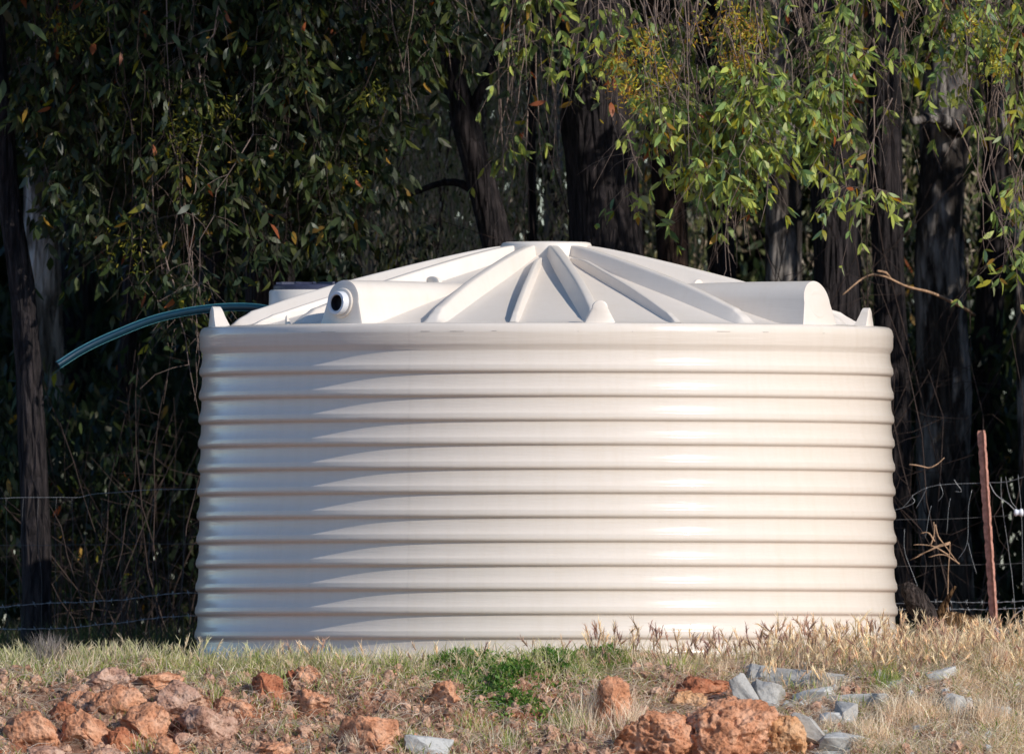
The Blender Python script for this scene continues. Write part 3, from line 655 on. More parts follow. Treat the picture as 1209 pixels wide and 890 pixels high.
barbed([(880, 720), (1062, 712), (1100, 710), (1160, 711), (1230, 708)]); barbed([(880, 722), (1062, 719), (1165, 719), (1230, 716)], .1)
for pts in ([(-20, 588), (40, 587), (90, 587), (120, 582), (232, 577), (400, 580)], [(-20, 644), (80, 643), (232, 642), (400, 642)],
            [(880, 640), (1062, 600), (1078, 584), (1105, 573), (1160, 570), (1190, 568), (1230, 556)], [(900, 612), (1068, 613), (1130, 612), (1230, 606)], [(900, 668), (1068, 668), (1230, 664)]):
    mb, p = wirep('line_wire', pts, .0015, 50, wob=.003); mb.build('line_wire', M_wire if pts[0][1] in (588, 640) else M_rustwire, fence)
rr = random.Random(3)
for px in list(range(8, 232, 19)):
    mb, p = wirep('stay_wire', [(px+rr.uniform(-3, 3), 588), (px+rr.uniform(-3, 3), 640), (px+rr.uniform(-4, 4), 700), (px+rr.uniform(-3, 3), 775)], .0011, 12, wob=.006); mb.build('stay_wire', M_rustwire, fence)
for pts in ([(1066, 598), (1072, 592), (1078, 584)], [(1081, 600), (1088, 588), (1094, 575)], [(1107, 592), (1113, 583), (1109, 570)], [(1127, 580), (1135, 580), (1130, 572), (1126, 566)], [(1068, 624), (1068, 650), (1078, 676), (1090, 715)],
            [(1092, 635), (1096, 610), (1099, 597)], [(1117, 630), (1120, 600), (1122, 588)], [(1131, 660), (1142, 640), (1143, 600), (1147, 578)], [(1143, 640), (1148, 660), (1153, 677)], [(1182, 563), (1184, 600), (1196, 690), (1200, 740)],
            [(1187, 562), (1194, 590), (1201, 600)], [(1202, 560), (1206, 600), (1208, 700)]):
    mb, p = wirep('stay_wire', pts, .0014, 14, wob=.004); mb.build('stay_wire', M_wire, fence)
mb, p = wirep('tie_wire', [(1168, 570), (1176, 584), (1190, 594), (1200, 604)], .0022, 16, Yv=FY-.03); mb.build('tie_wire', M_wire, fence)
for pts in ([(1190, 748), (1196, 728), (1215, 716), (1240, 712)], [(1196, 742), (1206, 732), (1230, 728)], [(1165, 728), (1172, 738), (1184, 750)]):
    mb, p = wirep('loose_wire', pts, .0035, 20, Yv=FY-.2); mb.build('loose_wire', M_wire, fence)
mb = MB(); c = rel(P(1203, 605, FY-.05), fence); pr = [(.001, -.028), (.014, -.026), (.022, -.016), (.016, -.008), (.016, .004), (.024, .010), (.020, .022), (.001, .026)]
th = np.arange(20)*2*PI/20; n_ = 20; pf = np.array(pr)
vv = np.stack([np.broadcast_to(pf[:, None, 1], (8, 20)), pf[:, None, 0]*np.cos(th), pf[:, None, 0]*np.sin(th)], -1).reshape(-1, 3)+c
i_ = np.arange(7)[:, None]*n_; j_ = np.arange(n_)[None]; k_ = (j_+1) % n_
mb.add(vv, np.stack([i_+j_, i_+n_+j_, i_+n_+k_, i_+k_], -1).reshape(-1, 4)); mb.build('insulator', M_ins, fence)
# star picket: three flanges with notches
pb, pt_ = P(1177, 770, FY-.02), P(1159.5, 508, FY-.02); mb = MB(); dz = pt_-pb; L_ = np.linalg.norm(dz); R3 = np.array(Vector(dz).to_track_quat('Z', 'Y').to_matrix())
for a in (20, 140, 260):
    ca, sa_ = math.cos(rad(a)), math.sin(rad(a)); n_ = 60; v = []
    for k in range(n_+1):
        z = L_*k/n_; wv = .028 if k % 5 else .023
        for rr_v, t_ in ((0, .003), (wv, .0022), (wv, -.0022), (0, -.003)):
            v.append((rr_v*ca-t_*sa_, rr_v*sa_+t_*ca, z))
    q = [(k*4+j, k*4+(j+1) % 4, k*4+4+(j+1) % 4, k*4+4+j) for k in range(n_) for j in range(4)]+[(0, 1, 2, 3), (n_*4+3, n_*4+2, n_*4+1, n_*4)]
    mb.add(np.array(v)@R3.T+rel(pb, fence), q)
o = mb.build('steel_post', M_rust, fence, smooth=False); o['label'] = 'rusty red steel star picket leaning slightly left'
# dead twiggy shrub caught in the fence
ds = empty('dead_shrub', P(1112, 780, 2.0)*np.array((1, 1, 0)), 'pale dead twigs poking up between tank and rusty post', 'dead shrub')
mb = MB()
for pts in ([(1122, 780), (1119, 700), (1121, 640)], [(1119, 655), (1100, 645), (1078, 643)], [(1120, 642), (1098, 650), (1084, 654)], [(1105, 620), (1112, 640), (1132, 665)], [(1133, 665), (1115, 655), (1096, 658)], [(1104, 640), (1095, 628), (1086, 630)], [(1121, 640), (1108, 645), (1075, 660)], [(1098, 645), (1104, 630), (1103, 616)], [(1074, 548), (1095, 552), (1108, 548), (1116, 541)]):
    mb = MB(); p = smooth_path([P(x, y, 2.0) for x, y in pts], 10); p = p+np.stack([vnoise(p*20, 2), vnoise(p*20, 1), vnoise(p*20, 3)], -1)*.006
    tube(mb, rel(p, ds), np.linspace(.0045, .0018, 10), 6, noise=.3); mb.build('twig', M_deadwood, ds)
# logs beside the tank
lg = empty('log', P(1085, 775, .5)*np.array((1, 1, 0)), 'dark grey brown bent log end resting against the right end of the tank', 'log')
mb = MB(); p = smooth_path([P(1064, 700, .5), P(1072, 700, .5), P(1084, 712, .5), P(1094, 735, .55), P(1104, 775, .6)], 18); tube(mb, rel(p, lg), np.array([.012, .03, .044, .052, .057, .06, .062]+[.064]*11), 18, noise=.2, seed=4)
mb.build('bark', bark('log_bark', (.02, .015, .014), (.11, .085, .075), 9, .02), lg)
lg = empty('log', P(1125, 775, .8)*np.array((1, 1, 0)), 'orange brown split log lying low left of the rusty post', 'log')
mb = MB(); p = smooth_path([P(1094, 742, .8), P(1110, 734, .8), P(1130, 736, .85), P(1152, 744, .9), P(1170, 756, .9)], 18); tube(mb, rel(p, lg), np.array([.03]+[.066]*15+[.05, .02]), 18, noise=.25, seed=9)
tube(mb, rel(smooth_path([P(1104, 735, .75), P(1114, 716, .7), P(1128, 692, .65)], 10), lg), np.linspace(.03, .007, 10), 8, noise=.35, seed=2)
mb.build('wood', bark('split_wood', (.05, .025, .012), (.30, .17, .075), 9, .02), lg)

# ------------------------------------------------------------------ rocks
def rockmesh(size, seed, rough=.35, sub=4, facets=0, pits=0.0, block=False):
    import bmesh
    bm = bmesh.new(); bmesh.ops.create_icosphere(bm, subdivisions=sub, radius=1)
    v = np.array([x.co[:] for x in bm.verts]); f = np.array([[q.index for q in fc.verts] for fc in bm.faces]); bm.free()
    r = np.random.default_rng(seed)
    if block:
        v = np.sign(v)*np.abs(v)**.32; v = v/np.abs(v).max()
        v = v*.82
    nrm = v/np.linalg.norm(v, axis=1)[:, None]
    for k in range(facets):
        d_ = r.normal(size=3); d_ /= np.linalg.norm(d_); c = r.uniform(.42, .78) if not block else r.uniform(.62, .95); e = v@d_-c; v = v-np.where(e > 0, e, 0)[:, None]*d_*.94
    off = rough*fbm(nrm*1.6+seed, seed, 2)*(.5 if block else 1)+rough*.32*fbm(nrm*5+seed, seed+3, 3)
    if not block: off = off-rough*.9*np.clip(.16-np.abs(fbm(nrm*2.6+seed*1.7, seed+21, 2)), 0, 1)*3.4+rough*.10*fbm(nrm*13, seed+6, 2)
    if pits: off = off-pits*np.clip(vnoise(nrm*7+seed, seed+9)-.35, 0, 1)*1.6+pits*.25*np.abs(fbm(nrm*11, seed+4, 2))
    v = v+nrm*off[:, None]*.55
    v = v*np.array(size)*.5
    mb = MB(); mb.add(v, None, f); return mb
rocks = []
def stonemesh(size, seed):
    import bmesh
    r = np.random.default_rng(seed); bm = bmesh.new()
    for q in range(15):
        c = r.uniform(-1, 1, 3); c[np.argsort(-np.abs(c))[:2]] = np.sign(c[np.argsort(-np.abs(c))[:2]])*r.uniform(.8, 1, 2); bm.verts.new(c)
    bmesh.ops.convex_hull(bm, input=bm.verts); bmesh.ops.delete(bm, geom=[q for q in bm.verts if not q.link_faces], context='VERTS')
    bmesh.ops.bevel(bm, geom=list(bm.edges), offset=.045, segments=1, affect='EDGES', clamp_overlap=True)
    for q in range(2): bmesh.ops.subdivide_edges(bm, edges=[e for e in bm.edges if e.calc_length() > .3], cuts=2, use_grid_fill=True)
    bmesh.ops.triangulate(bm, faces=bm.faces); bm.verts.index_update()
    v = np.array([x.co[:] for x in bm.verts]); f = np.array([[q.index for q in fc.verts] for fc in bm.faces]); bm.free()
    n = v/(np.linalg.norm(v, axis=1)[:, None]+1e-9); v = v+n*(.09*fbm(v*1.3+seed, seed, 3)+.035*fbm(v*6+seed, seed+5, 2))[:, None]
    mb = MB(); mb.add(v*np.array(size)*.55, None, f); return mb
def rock(px, py, w_, h_, mt, label, seed, name='rock', tilt=0, rz=0, depth=None, sub=4, facets=13, pits=.25, rough=.26, block=False, cat='rock', grp=None):
    """px,py = centre in the photo, w_,h_ = its size there"""
    k = (1.12 if block else 1.3)/221.; p = gpt(px, min(py+h_*.5, 899)); S = (w_*k*1.06, (depth or min(w_, h_*1.6)*.9)*k, h_*k*1.22)
    mb = stonemesh(S, seed) if block else rockmesh(S, seed, rough, sub, facets, pits)
    kk = (CAMD+p[1])/FPX; cz = CAMZ+(840-py)*kk-(.008 if block else .018)
    o = mb.build(name, mt, None, smooth=True, auto=None if not block else 20); o.location = (p[0], p[1]+S[1]*.25, cz-.01)
    o.rotation_euler = (0, rad(tilt), rad(rz)); tag(o, label, cat, grp); rocks.append((p[0], p[1], max(S[0], S[1])*.5)); return o
O, Pk, Br, Rd = M_lat
R_ = [(130, 797, 50, 36, Pk, 'rounded pinkish brown rock, topmost of the left pile', 0), (187, 801, 62, 28, O, 'rough orange rock behind the upper right of left pile', 0),
 (210, 823, 50, 38, Pk, 'cratered grey brown rock at the right of the left pile top', 0), (173, 852, 56, 48, O, 'angular orange rock in the middle of the left pile', 0),
 (248, 855, 58, 46, Pk, 'faceted pink brown boulder at the right end of left pile', 0), (278, 832, 42, 26, O, 'crumbling orange rock just behind faceted boulder of left pile', 0),
 (100, 858, 52, 52, O, 'upright orange rock left of the pile centre', 0), (40, 858, 52, 50, O, 'tall orange rock at the left end of the pile', 0),
 (62, 885, 50, 18, Pk, 'flat pinkish rock at the bottom left edge', 0), (118, 887, 54, 14, Pk, 'low brown rock at the bottom of left pile', 0),
 (191, 884, 28, 26, O, 'small orange rock at the foot of the left pile', 0), (214, 872, 26, 18, Pk, 'small pale rock beside the foot of the left pile', 0),
 (219, 888, 32, 14, Br, 'bright orange clod at the very bottom of left pile', 0), (96, 824, 30, 24, O, 'small orange rock behind the left pile', 0),
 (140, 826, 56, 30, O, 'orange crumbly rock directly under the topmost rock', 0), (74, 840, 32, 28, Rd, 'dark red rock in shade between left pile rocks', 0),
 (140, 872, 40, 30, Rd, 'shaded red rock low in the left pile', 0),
 (317, 812, 32, 34, Rd, 'dark orange rock alone right of the left pile', 0), (362, 793, 32, 26, O, 'small orange rock in grass on the crest', 0), (345, 795, 18, 20, Rd, 'small dark clod left of crest rock', 0),
 (369, 826, 40, 34, O, 'rounded orange rock below the crest rock', 0), (322, 884, 52, 28, O, 'pale orange rock at bottom edge right of the left pile', 0), (440, 868, 74, 44, O, 'broad crumbly orange earth lump left of centre', 0),
 (524, 821, 38, 32, O, 'orange rock in front of green weeds', 0), (432, 812, 16, 10, O, 'pebble sized orange rock amid soil', 0), (352, 872, 20, 12, O, 'small orange pebble left of broad earth lump', 0),
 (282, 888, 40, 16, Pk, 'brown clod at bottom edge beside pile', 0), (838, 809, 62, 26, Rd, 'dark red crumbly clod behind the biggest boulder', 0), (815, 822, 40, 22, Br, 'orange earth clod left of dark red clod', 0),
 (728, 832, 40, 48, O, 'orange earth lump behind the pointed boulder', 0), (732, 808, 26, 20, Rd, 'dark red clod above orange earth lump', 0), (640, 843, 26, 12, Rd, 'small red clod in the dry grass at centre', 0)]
for k, (px, py, w_, h_, mt, lb, t_) in enumerate(R_): rock(px, py, w_, h_, mt, lb, 200+k, rz=k*37 % 60-30, pits=.3 if mt in (Pk, O) else .5, rough=.3 if w_ > 40 else .4)
rock(768, 874, 84, 60, O, 'big pointed orange boulder right of centre', 260, sub=6, depth=90, tilt=8, facets=8, pits=.32, rough=.26, rz=12)
rock(866, 872, 96, 68, O, 'biggest pitted orange brown boulder at the bottom right of centre', 263, sub=6, depth=90, facets=9, pits=.3, rough=.26)
rock(922, 868, 42, 50, Br, 'orange boulder leaning on right side of the biggest one', 265, sub=5, depth=50, facets=6, pits=.4)
G0, G1, G2 = M_stone
S_ = [(948, 801, 88, 22, G0, 4, 'long pale blue grey stone slab at the top of the stone heap'), (904, 795, 34, 22, G0, 10, 'grey stone at the upper left end of the stone heap'), (882, 818, 18, 44, G0, -32, 'narrow grey stone leaning at the left end of stone heap'),
 (912, 818, 42, 26, G0, 18, 'wedge shaped grey stone under the long slab'), (908, 831, 20, 14, G1, 0, 'small white grey stone below the wedge stone'), (1012, 803, 58, 16, G0, 0, 'low grey stone right of the long slab'), (1040, 800, 22, 18, G0, 20, 'rounded grey stone at the right end of the slab row'),
 (960, 822, 40, 22, G1, -12, 'pale broken stone below the long slab'), (938, 830, 40, 10, G0, -18, 'thin grey stone shard beside the orange boulder'), (1008, 825, 66, 16, G1, -3, 'flat pale stone with dark top in the stone heap'), (1038, 826, 18, 18, G0, 10, 'dark ended stone right of the flat pale one'),
 (958, 863, 20, 52, G0, -36, 'long grey stone tilted beside the orange boulder at lower right'), (1002, 844, 24, 30, G0, 12, 'upright grey stone below the heap'), (985, 850, 28, 22, G1, 0, 'pale greenish stone beside the upright stone'), (1015, 862, 26, 26, G2, -8, 'ochre yellow stone below the heap'),
 (995, 876, 44, 26, G1, 10, 'weathered pale stone low below the heap'), (984, 888, 44, 10, G1, 0, 'flat grey stone at bottom edge below the heap'), (1112, 801, 32, 24, G1, -14, 'pale flat stone in dry grass right of the heap'), (1076, 792, 16, 14, G1, 0, 'small white stone among seed heads right of the heap'),
 (1127, 832, 18, 28, G0, 8, 'dark grey stone in dry grass at right'), (1156, 846, 26, 20, G2, 34, 'ochre stone in dry grass near the right edge'), (1183, 840, 18, 16, G1, 0, 'small grey stone nearest the right edge'), (1062, 806, 26, 14, G1, -5, 'half buried pale stone at the right end of the heap'),
 (505, 878, 46, 22, G1, 6, 'flat grey green stone at bottom left of centre'), (1140, 815, 14, 12, G0, 0, 'little grey stone between the right hand stones'), (972, 838, 22, 14, G0, 20, 'small blue grey stone in the middle of heap')]
for k, (px, py, w_, h_, mt, tl, lb) in enumerate(S_): rock(px, py, w_*1.0, h_*.84, mt, lb, 300+k, name='stone', tilt=tl, rz=(k*29) % 50-25, depth=max(18, min(w_, h_)*1.2), facets=10, pits=0, rough=.2, block=True, cat='stone')

r = np.random.default_rng(99)
for k in range(16):
    px = r.uniform(15, 300); py = r.uniform(815, 885); rock(px, py, r.uniform(14, 26), r.uniform(12, 20), M_lat[k % 4], 'small piece of orange brown rubble wedged among the larger rocks of the left pile', 400+k, sub=3, grp='rubble pieces in the left rock pile')
# loose clods and gravel
def scatter_clods(n, seed, smin, smax, mt, name, label, xr=(-3.0, 2.7), dens=None):
    r = np.random.default_rng(seed); import bmesh
    bm = bmesh.new(); bmesh.ops.create_icosphere(bm, subdivisions=2, radius=1); bv = np.array([x.co[:] for x in bm.verts]); bf = np.array([[q.index for q in fc.verts] for fc in bm.faces]); bm.free()
    x = r.uniform(*xr, n*3); y = r.uniform(-4.4, -2.35, n*3)
    d_ = dens(x, y) if dens else np.ones_like(x); keep = r.random(n*3) < d_; x = x[keep][:n]; y = y[keep][:n]; m = len(x)
    s = smin*(smax/smin)**(r.random(m)**2.4); z = ground_z(x, y)
    sc = r.uniform(.6, 1.2, (m, 1, 3)); v = bv[None]*(1+.45*(r.random((m, 42, 1))-.5))*sc*s[:, None, None]*.5
    a = r.uniform(0, 6.28, m); ca, sn = np.cos(a), np.sin(a); vx = v[..., 0]*ca[:, None]-v[..., 1]*sn[:, None]; vy = v[..., 0]*sn[:, None]+v[..., 1]*ca[:, None]
    v = np.stack([vx+x[:, None], vy+y[:, None], v[..., 2]+(z+s*.15)[:, None]], -1)
    mb = MB(); mb.add(v.reshape(-1, 3), None, (bf[None]+(np.arange(m)*42)[:, None, None]).reshape(-1, 3))
    tag(mb.build(name, mt, smooth=False), label, 'soil' if 'clod' in name else 'gravel', kind='stuff')
def pxof(x, y, z): return 604.5+(x-CAMX)*FPX/(CAMD+y), 840-(z-CAMZ)*FPX/(CAMD+y)
dirt = lambda x, y: np.clip(.15+.85*sstep(-2.35, -2.7, y)*(1-.6*sstep(.5, 1.1, x)), 0, 1)
scatter_clods(10000, 31, .005, .075, M_clod, 'soil_clods', 'loose brown clay clods strewn over the bank', dens=dirt)
scatter_clods(2500, 32, .008, .03, M_lat[0], 'gravel', 'orange laterite gravel scattered on the bank', dens=dirt)
scatter_clods(1400, 33, .008, .065, M_stone[1], 'stone_chips', 'pale grey stone chips around the stone heap', xr=(1.0, 2.7))

# ------------------------------------------------------------------ grass
def blades(mb, x, y, h, wd, lean, col, r, tipcol=None, curl=.5, z0=None):
    n = len(x); z = ground_z(x, y)-.005 if z0 is None else z0; a = r.uniform(0, 2*PI, n); dr = np.stack([np.cos(a), np.sin(a), 0*a], -1)
    fa = r.uniform(0, 2*PI, n); sd_ = np.stack([np.cos(fa), np.sin(fa)*.6, 0*a], -1)
    base = np.stack([x, y, z], -1); wd = wd*1.45; v = np.zeros((n, 7, 3)); S = (0, 0, .35, .35, .7, .7, 1); W_ = (-1, 1, -.9, .9, -.6, .6, 0)
    for k in range(7):
        s = S[k]; up = s*(1-curl*.35*s*lean)
        v[:, k] = base+np.stack([0*h, 0*h, h*up], -1)+dr*(h*lean*s**1.7)[:, None]+sd_*(wd*W_[k]*.5)[:, None]
    b = (np.arange(n)*7)[:, None]
    q = np.stack([b+np.array((0, 1, 3, 2)), b+np.array((2, 3, 5, 4))], 1).reshape(-1, 4); t = b+np.array((4, 5, 6))
    c = np.ones((n, 7, 4)); c[..., :3] = col[:, None]
    if tipcol is not None:
        for k, f in ((4, .4), (5, .4), (6, .9)): c[:, k, :3] = col*(1-f)+tipcol*f
    mb.add(v.reshape(-1, 3), q, t, c.reshape(-1, 4)); return v[:, 6]
def palette(n, r, cols, jit=.25):
    c = np.array(cols)[r.integers(0, len(cols), n)]; return np.clip(c*r.uniform(1-jit, 1+jit, (n, 1)), 0, 1)
rockarr = np.array(rocks)
def offrock(x, y):
    d_ = np.hypot(x[:, None]-rockarr[None, :, 0], (y[:, None]-rockarr[None, :, 1]))/rockarr[None, :, 2]; return d_.min(1) > .8
GRN = [(.22, .31, .06), (.34, .40, .10), (.14, .22, .035), (.50, .50, .19)]; STR = [(.80, .67, .48), (.86, .77, .60), (.64, .49, .34), (.82, .65, .50)]; BRT = [(.09, .20, .035), (.16, .28, .06), (.06, .14, .025), (.26, .32, .09)]
def cand(n, seed, x0, x1, y0, y1): 
    r = np.random.default_rng(seed); return r, r.uniform(x0, x1, n), r.uniform(y0, y1, n)
def patch(x, y, s, seed, lo, hi): return sstep(lo, hi, fbm(np.stack([x*s, y*s, x*0], -1), seed, 3)*.5+.5)
# 1. green yellow crest grass
r, x, y = cand(36000, 41, -3.1, 2.75, -2.85, -1.96)
k = (r.random(len(x)) < (.25+.75*patch(x, y, 3.5, 2, .35, .6))*(1-.78*sstep(.55, 1.1, x))*(1-.75*sstep(-2.6, -2.8, y))) & offrock(x, y); x, y = x[k], y[k]
mb = MB(); h = r.uniform(.02, .075, len(x))*(1+1.1*r.random(len(x))**5)*(.55+.5*patch(x, y, 5, 7, .3, .7)); green = r.random(len(x)) < .62
col = np.where(green[:, None], palette(len(x), r, GRN), palette(len(x), r, STR)); blades(mb, x, y, h, r.uniform(.003, .006, len(x)), r.uniform(.2, 1.1, len(x)), col, r, tipcol=np.array((.66, .58, .34)))
tag(mb.build('green_grass', M_grass, colors=True), 'short green and yellow grass along the crest of the bank', 'grass', kind='stuff')
# 2. sparse grass and litter on the slope
r, x, y = cand(27000, 42, -3.0, 2.75, -4.35, -2.6)
k = (r.random(len(x)) < .30+.7*patch(x, y, 4.5, 12, .42, .62)) & offrock(x, y); x, y = x[k], y[k]; mb = MB(); green = r.random(len(x)) < .4
col = np.where(green[:, None], palette(len(x), r, GRN), palette(len(x), r, STR)); blades(mb, x, y, r.uniform(.02, .09, len(x)), r.uniform(.003, .005, len(x)), r.uniform(.3, 1.6, len(x)), col, r, tipcol=np.array((.45, .38, .24)))
tag(mb.build('slope_grass', M_grass, colors=True), 'thin mixed grass growing between clods on the slope', 'grass', kind='stuff')
# 3. dry straw on the right
r, x, y = cand(64000, 43, .2, 2.75, -4.35, -1.98)
k = (r.random(len(x)) < np.clip(sstep(.25, 1.0, x)*(.28+.72*patch(x, y, 3, 22, .38, .62))+.0, 0, 1)*(.45+.55*sstep(.9, 1.9, x))) & (offrock(x, y) | (r.random(len(x)) < .12)); x, y = x[k], y[k]; mb = MB(); n = len(x)
h = r.uniform(.03, .11, n)*(.7+.45*sstep(1.0, 2.2, x))*(1+.9*(r.random(n) < .16)*sstep(-2.9, -2.4, y)); green = r.random(n) < .14
col = np.where(green[:, None], palette(n, r, GRN), palette(n, r, STR, .35)); blades(mb, x, y, h, r.uniform(.0025, .0045, n), r.uniform(.3, 1.9, n), col, r)
tag(mb.build('dry_grass', M_grass, colors=True), 'dense straw coloured dry grass covering the right of the bank', 'grass', kind='stuff')
r, x, y = cand(8600, 141, -3.1, 2.75, -2.62, -2.0); k = r.random(len(x)) < .45+.55*patch(x, y, 4, 8, .4, .6); x, y = x[k], y[k]; n = len(x); mb = MB(); green = r.random(n) < np.where(x < .3, .5, .12)
col = np.where(green[:, None], palette(n, r, GRN), palette(n, r, STR)); blades(mb, x, y, r.uniform(.045, .15, n)*(1+.35*sstep(.3, 1.5, x)), r.uniform(.0025, .0045, n), r.uniform(.15, 1.1, n), col, r, tipcol=np.array((.72, .62, .40)))
tag(mb.build('tall_grass', M_grass, colors=True), 'taller stalks standing along the crest against the tank', 'grass', kind='stuff')
# fallen straw
def litter(n, seed, x0, x1, y0, y1, name, label, w0=.002, l0=.05, l1=.2):
    r, x, y = cand(n, seed, x0, x1, y0, y1); a = r.uniform(0, PI, n); L = r.uniform(l0, l1, n); z = ground_z(x, y)+r.uniform(.008, .035, n)
    d_ = np.stack([np.cos(a), np.sin(a)*.5, r.normal(size=n)*.25], -1); sv = np.stack([0*a, -r.uniform(.3, 1, n), r.uniform(.5, 1, n)], -1); sv /= np.linalg.norm(sv, axis=1)[:, None]; c0 = np.stack([x, y, z], -1); wv = sv*r.uniform(w0, w0*2, n)[:, None]*.5
    zz_ = ground_z(x+d_[:, 0]*L, y+d_[:, 1]*L)+r.uniform(.005, .05, n); e = c0+d_*L[:, None]; e[:, 2] = zz_; mi = (c0+e)/2+np.array((0, 0, 1))*r.uniform(0, .02, n)[:, None]
    v = np.stack([c0-wv, c0+wv, mi+wv, mi-wv, e+wv*.5, e-wv*.5], 1); b = (np.arange(n)*6)[:, None]; q = np.stack([b+np.array((0, 1, 2, 3)), b+np.array((3, 2, 4, 5))], 1).reshape(-1, 4)
    col = palette(n, r, [(.7, .58, .45), (.82, .72, .6), (.5, .38, .28)], .3); c = np.ones((n, 6, 4)); c[..., :3] = col[:, None]; mb = MB(); mb.add(v.reshape(-1, 3), q, None, c.reshape(-1, 4))
    tag(mb.build(name, M_grass, colors=True), label, 'grass', kind='stuff')
litter(9000, 44, .3, 2.75, -4.3, -2.1, 'fallen_straw', 'bleached fallen stalks matted through the dry grass at right')
litter(3800, 45, -3.0, .6, -4.3, -2.4, 'straw_litter', 'loose bleached stalks lying on the bare clay at left', .0025, .03, .15)
# 4. bright weeds
mb = MB(); r = np.random.default_rng(46); n = 11000
cx = np.array([P(px, 0, -2.6)[0] for px in (545, 600, 645, 625, 690, 715, 590)]); cy = np.array([-2.42, -2.55, -2.5, -3.0, -2.3, -2.32, -2.75]); sx = np.array([.14, .13, .12, .12, .09, .07, .10]); k = r.choice(7, n, p=[.2, .2, .17, .16, .1, .07, .1])
x = cx[k]+r.normal(size=n)*sx[k]; y = cy[k]+r.normal(size=n)*.13; y = np.maximum(y, -3.2); kk_ = patch(x, y, 9, 33, .27, .42) > r.random(n); x, y, k = x[kk_], y[kk_], k[kk_]; n = len(x); z = ground_z(x, y)+r.uniform(0, .06, n)*np.exp(-((x-cx[k])/sx[k])**2*.4)
ax = np.stack([r.normal(size=n), r.normal(size=n), r.uniform(.2, 1.4, n)], -1); leaves(mb, np.stack([x, y, z], -1), ax, r.uniform(.014, .034, n), r.uniform(.007, .013, n), r.normal(size=n)*.3, palette(n, r, BRT), r)
tag(mb.build('green_weeds', M_grass, colors=True), 'bright green low leafy weeds in front of the middle of tank', 'weeds', kind='stuff')
# 5. seed heads
def seedheads(n, seed, xs, yr, hr, colr, name, label, hl=(.05, .085), n_aw=16):
    r = np.random.default_rng(seed); mb = MB(); x = xs(r, n); y = r.uniform(*yr, n); z = ground_z(x, y); h = r.uniform(*hr, n)
    for i in range(n):
        b = np.array((x[i], y[i], z[i]-.005)); ln = r.normal()*.22; ly = r.normal()*.15; top = b+np.array((ln*h[i], ly*h[i], h[i])); c = palette(1, r, colr)[0]; sc = palette(1, r, [(.42, .40, .18), (.5, .4, .26)])[0]
        mid = (b+top)/2-np.array((ln*h[i]*.25, 0, 0)); tube(mb, smooth_path([b, mid, top], 5), .0011, 3, (*sc, 1), cap=False)
        d0 = np.array((ln*1.6+r.normal()*.3, ly+r.normal()*.15, 1)); d0 /= np.linalg.norm(d0); L = r.uniform(*hl); wdh = L*.065
        tube(mb, [top, top+d0*L*.25, top+d0*L*.6, top+d0*L*.85], (wdh*.35, wdh, wdh*.85, .0005), 5, (*(c*.9), 1), cap=False)
        m = n_aw; s = r.uniform(0, .8, m); p0 = top+d0*(L*s)[:, None]; aw = d0+r.normal(size=(m, 3))*.36; aw /= np.linalg.norm(aw, axis=1)[:, None]; leaves(mb, p0, aw, r.uniform(.35, .6, m)*L, np.full(m, .0028), np.zeros(m), np.tile(c, (m, 1))*r.uniform(.95, 1.6, (m, 1)), r)
    tag(mb.build(name, M_grass, colors=True), label, 'grass', kind='stuff')
TAN = [(.76, .62, .42), (.66, .50, .33), (.80, .69, .48)]; PUR = [(.36, .22, .18), (.46, .30, .22), (.54, .40, .27)]
ux = lambda a, b: (lambda r, n: r.uniform(P(a, 0, -2.3)[0], P(b, 0, -2.3)[0], n))
seedheads(210, 51, ux(690, 1060), (-2.6, -2.05), (.03, .16), PUR+TAN[:1], 'purple_seed_heads', 'purple brown bristly grass seed heads against right half of tank')
seedheads(480, 52, ux(900, 1225), (-2.9, -2.0), (.04, .19), TAN+PUR[1:2], 'tan_seed_heads', 'tan barley grass seed heads crowding the bank at right')
seedheads(60, 53, ux(-5, 330), (-2.5, -2.1), (.03, .10), [(.55, .52, .30), (.62, .52, .36)], 'pale_seed_heads', 'pale nodding seed heads on the crest at left')
seedheads(36, 54, ux(330, 690), (-2.6, -2.1), (.03, .10), TAN+PUR, 'sparse_seed_heads', 'scattered seed heads in front of the left half of tank')
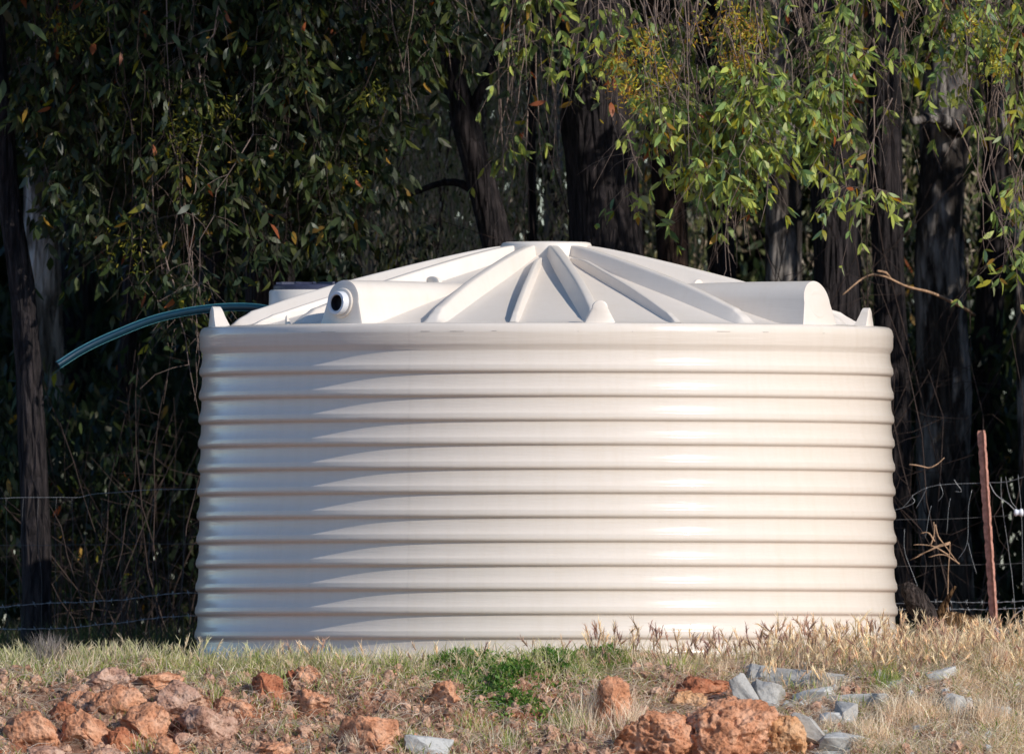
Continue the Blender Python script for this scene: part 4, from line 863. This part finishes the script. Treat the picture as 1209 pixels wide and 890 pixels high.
# tall stalk clumps with leaves between the boulders
mb = MB(); r = np.random.default_rng(57)
for px, py, n, hh, st in ((708, 850, 240, .22, STR), (745, 868, 120, .20, STR), (690, 868, 160, .16, STR+GRN[:1]), (665, 860, 110, .15, STR+GRN), (600, 880, 90, .15, GRN+STR), (170, 888, 50, .14, GRN+STR), (250, 830, 50, .13, STR+GRN), (232, 800, 70, .10, GRN), (860, 890, 60, .12, STR), (960, 830, 60, .13, GRN+STR), (1045, 812, 120, .16, GRN), (105, 800, 40, .10, GRN+STR), (420, 890, 60, .12, STR), (480, 885, 60, .1, STR+GRN), (1100, 850, 200, .17, STR), (1170, 860, 260, .19, STR), (1060, 860, 200, .16, STR), (1195, 800, 260, .2, STR), (1130, 780, 200, .2, STR), (900, 826, 26, .11, STR), (940, 814, 40, .11, STR+GRN), (985, 818, 50, .12, STR), (1010, 838, 60, .12, STR+GRN), (975, 872, 50, .12, STR), (1030, 880, 140, .16, STR), (40, 800, 50, .1, GRN+STR), (300, 790, 60, .11, GRN), (400, 790, 70, .11, GRN+STR), (470, 800, 70, .1, GRN), (330, 840, 40, .1, STR+GRN), (230, 876, 30, .1, STR), (150, 850, 24, .1, GRN), (560, 860, 70, .12, STR+GRN), (800, 800, 90, .12, STR+GRN), (735, 790, 80, .13, GRN), (850, 795, 70, .12, STR)):
    p = gpt(px, py); x = p[0]+r.normal(size=n)*.05*(1+(n > 150)); y = p[1]+r.normal(size=n)*.04; blades(mb, x, y, hh*r.uniform(.5, 1.1, n), r.uniform(.0025, .0045, n), r.uniform(.1, .8, n), palette(n, r, st), r)
tag(mb.build('grass_tufts', M_grass, colors=True), 'taller tufts of dry and green stalks between the boulders', 'grass', kind='stuff')
# grey dry tussock at the left end
o = empty('dry_bush', gpt(60, 766), 'grey wispy dry bush on the crest at far left', 'bush'); mb = MB()
n = 420; x = r.normal(size=n)*.035; y = r.normal(size=n)*.03; blades(mb, x, y, r.uniform(.06, .22, n), r.uniform(.0018, .003, n), r.uniform(.1, .6, n), palette(n, r, [(.30, .26, .23), (.40, .34, .30), (.22, .19, .17)]), r, z0=np.full(n, -.01)); mb.build('stalks', M_grass, o, colors=True)
# grass in the shade behind the fence
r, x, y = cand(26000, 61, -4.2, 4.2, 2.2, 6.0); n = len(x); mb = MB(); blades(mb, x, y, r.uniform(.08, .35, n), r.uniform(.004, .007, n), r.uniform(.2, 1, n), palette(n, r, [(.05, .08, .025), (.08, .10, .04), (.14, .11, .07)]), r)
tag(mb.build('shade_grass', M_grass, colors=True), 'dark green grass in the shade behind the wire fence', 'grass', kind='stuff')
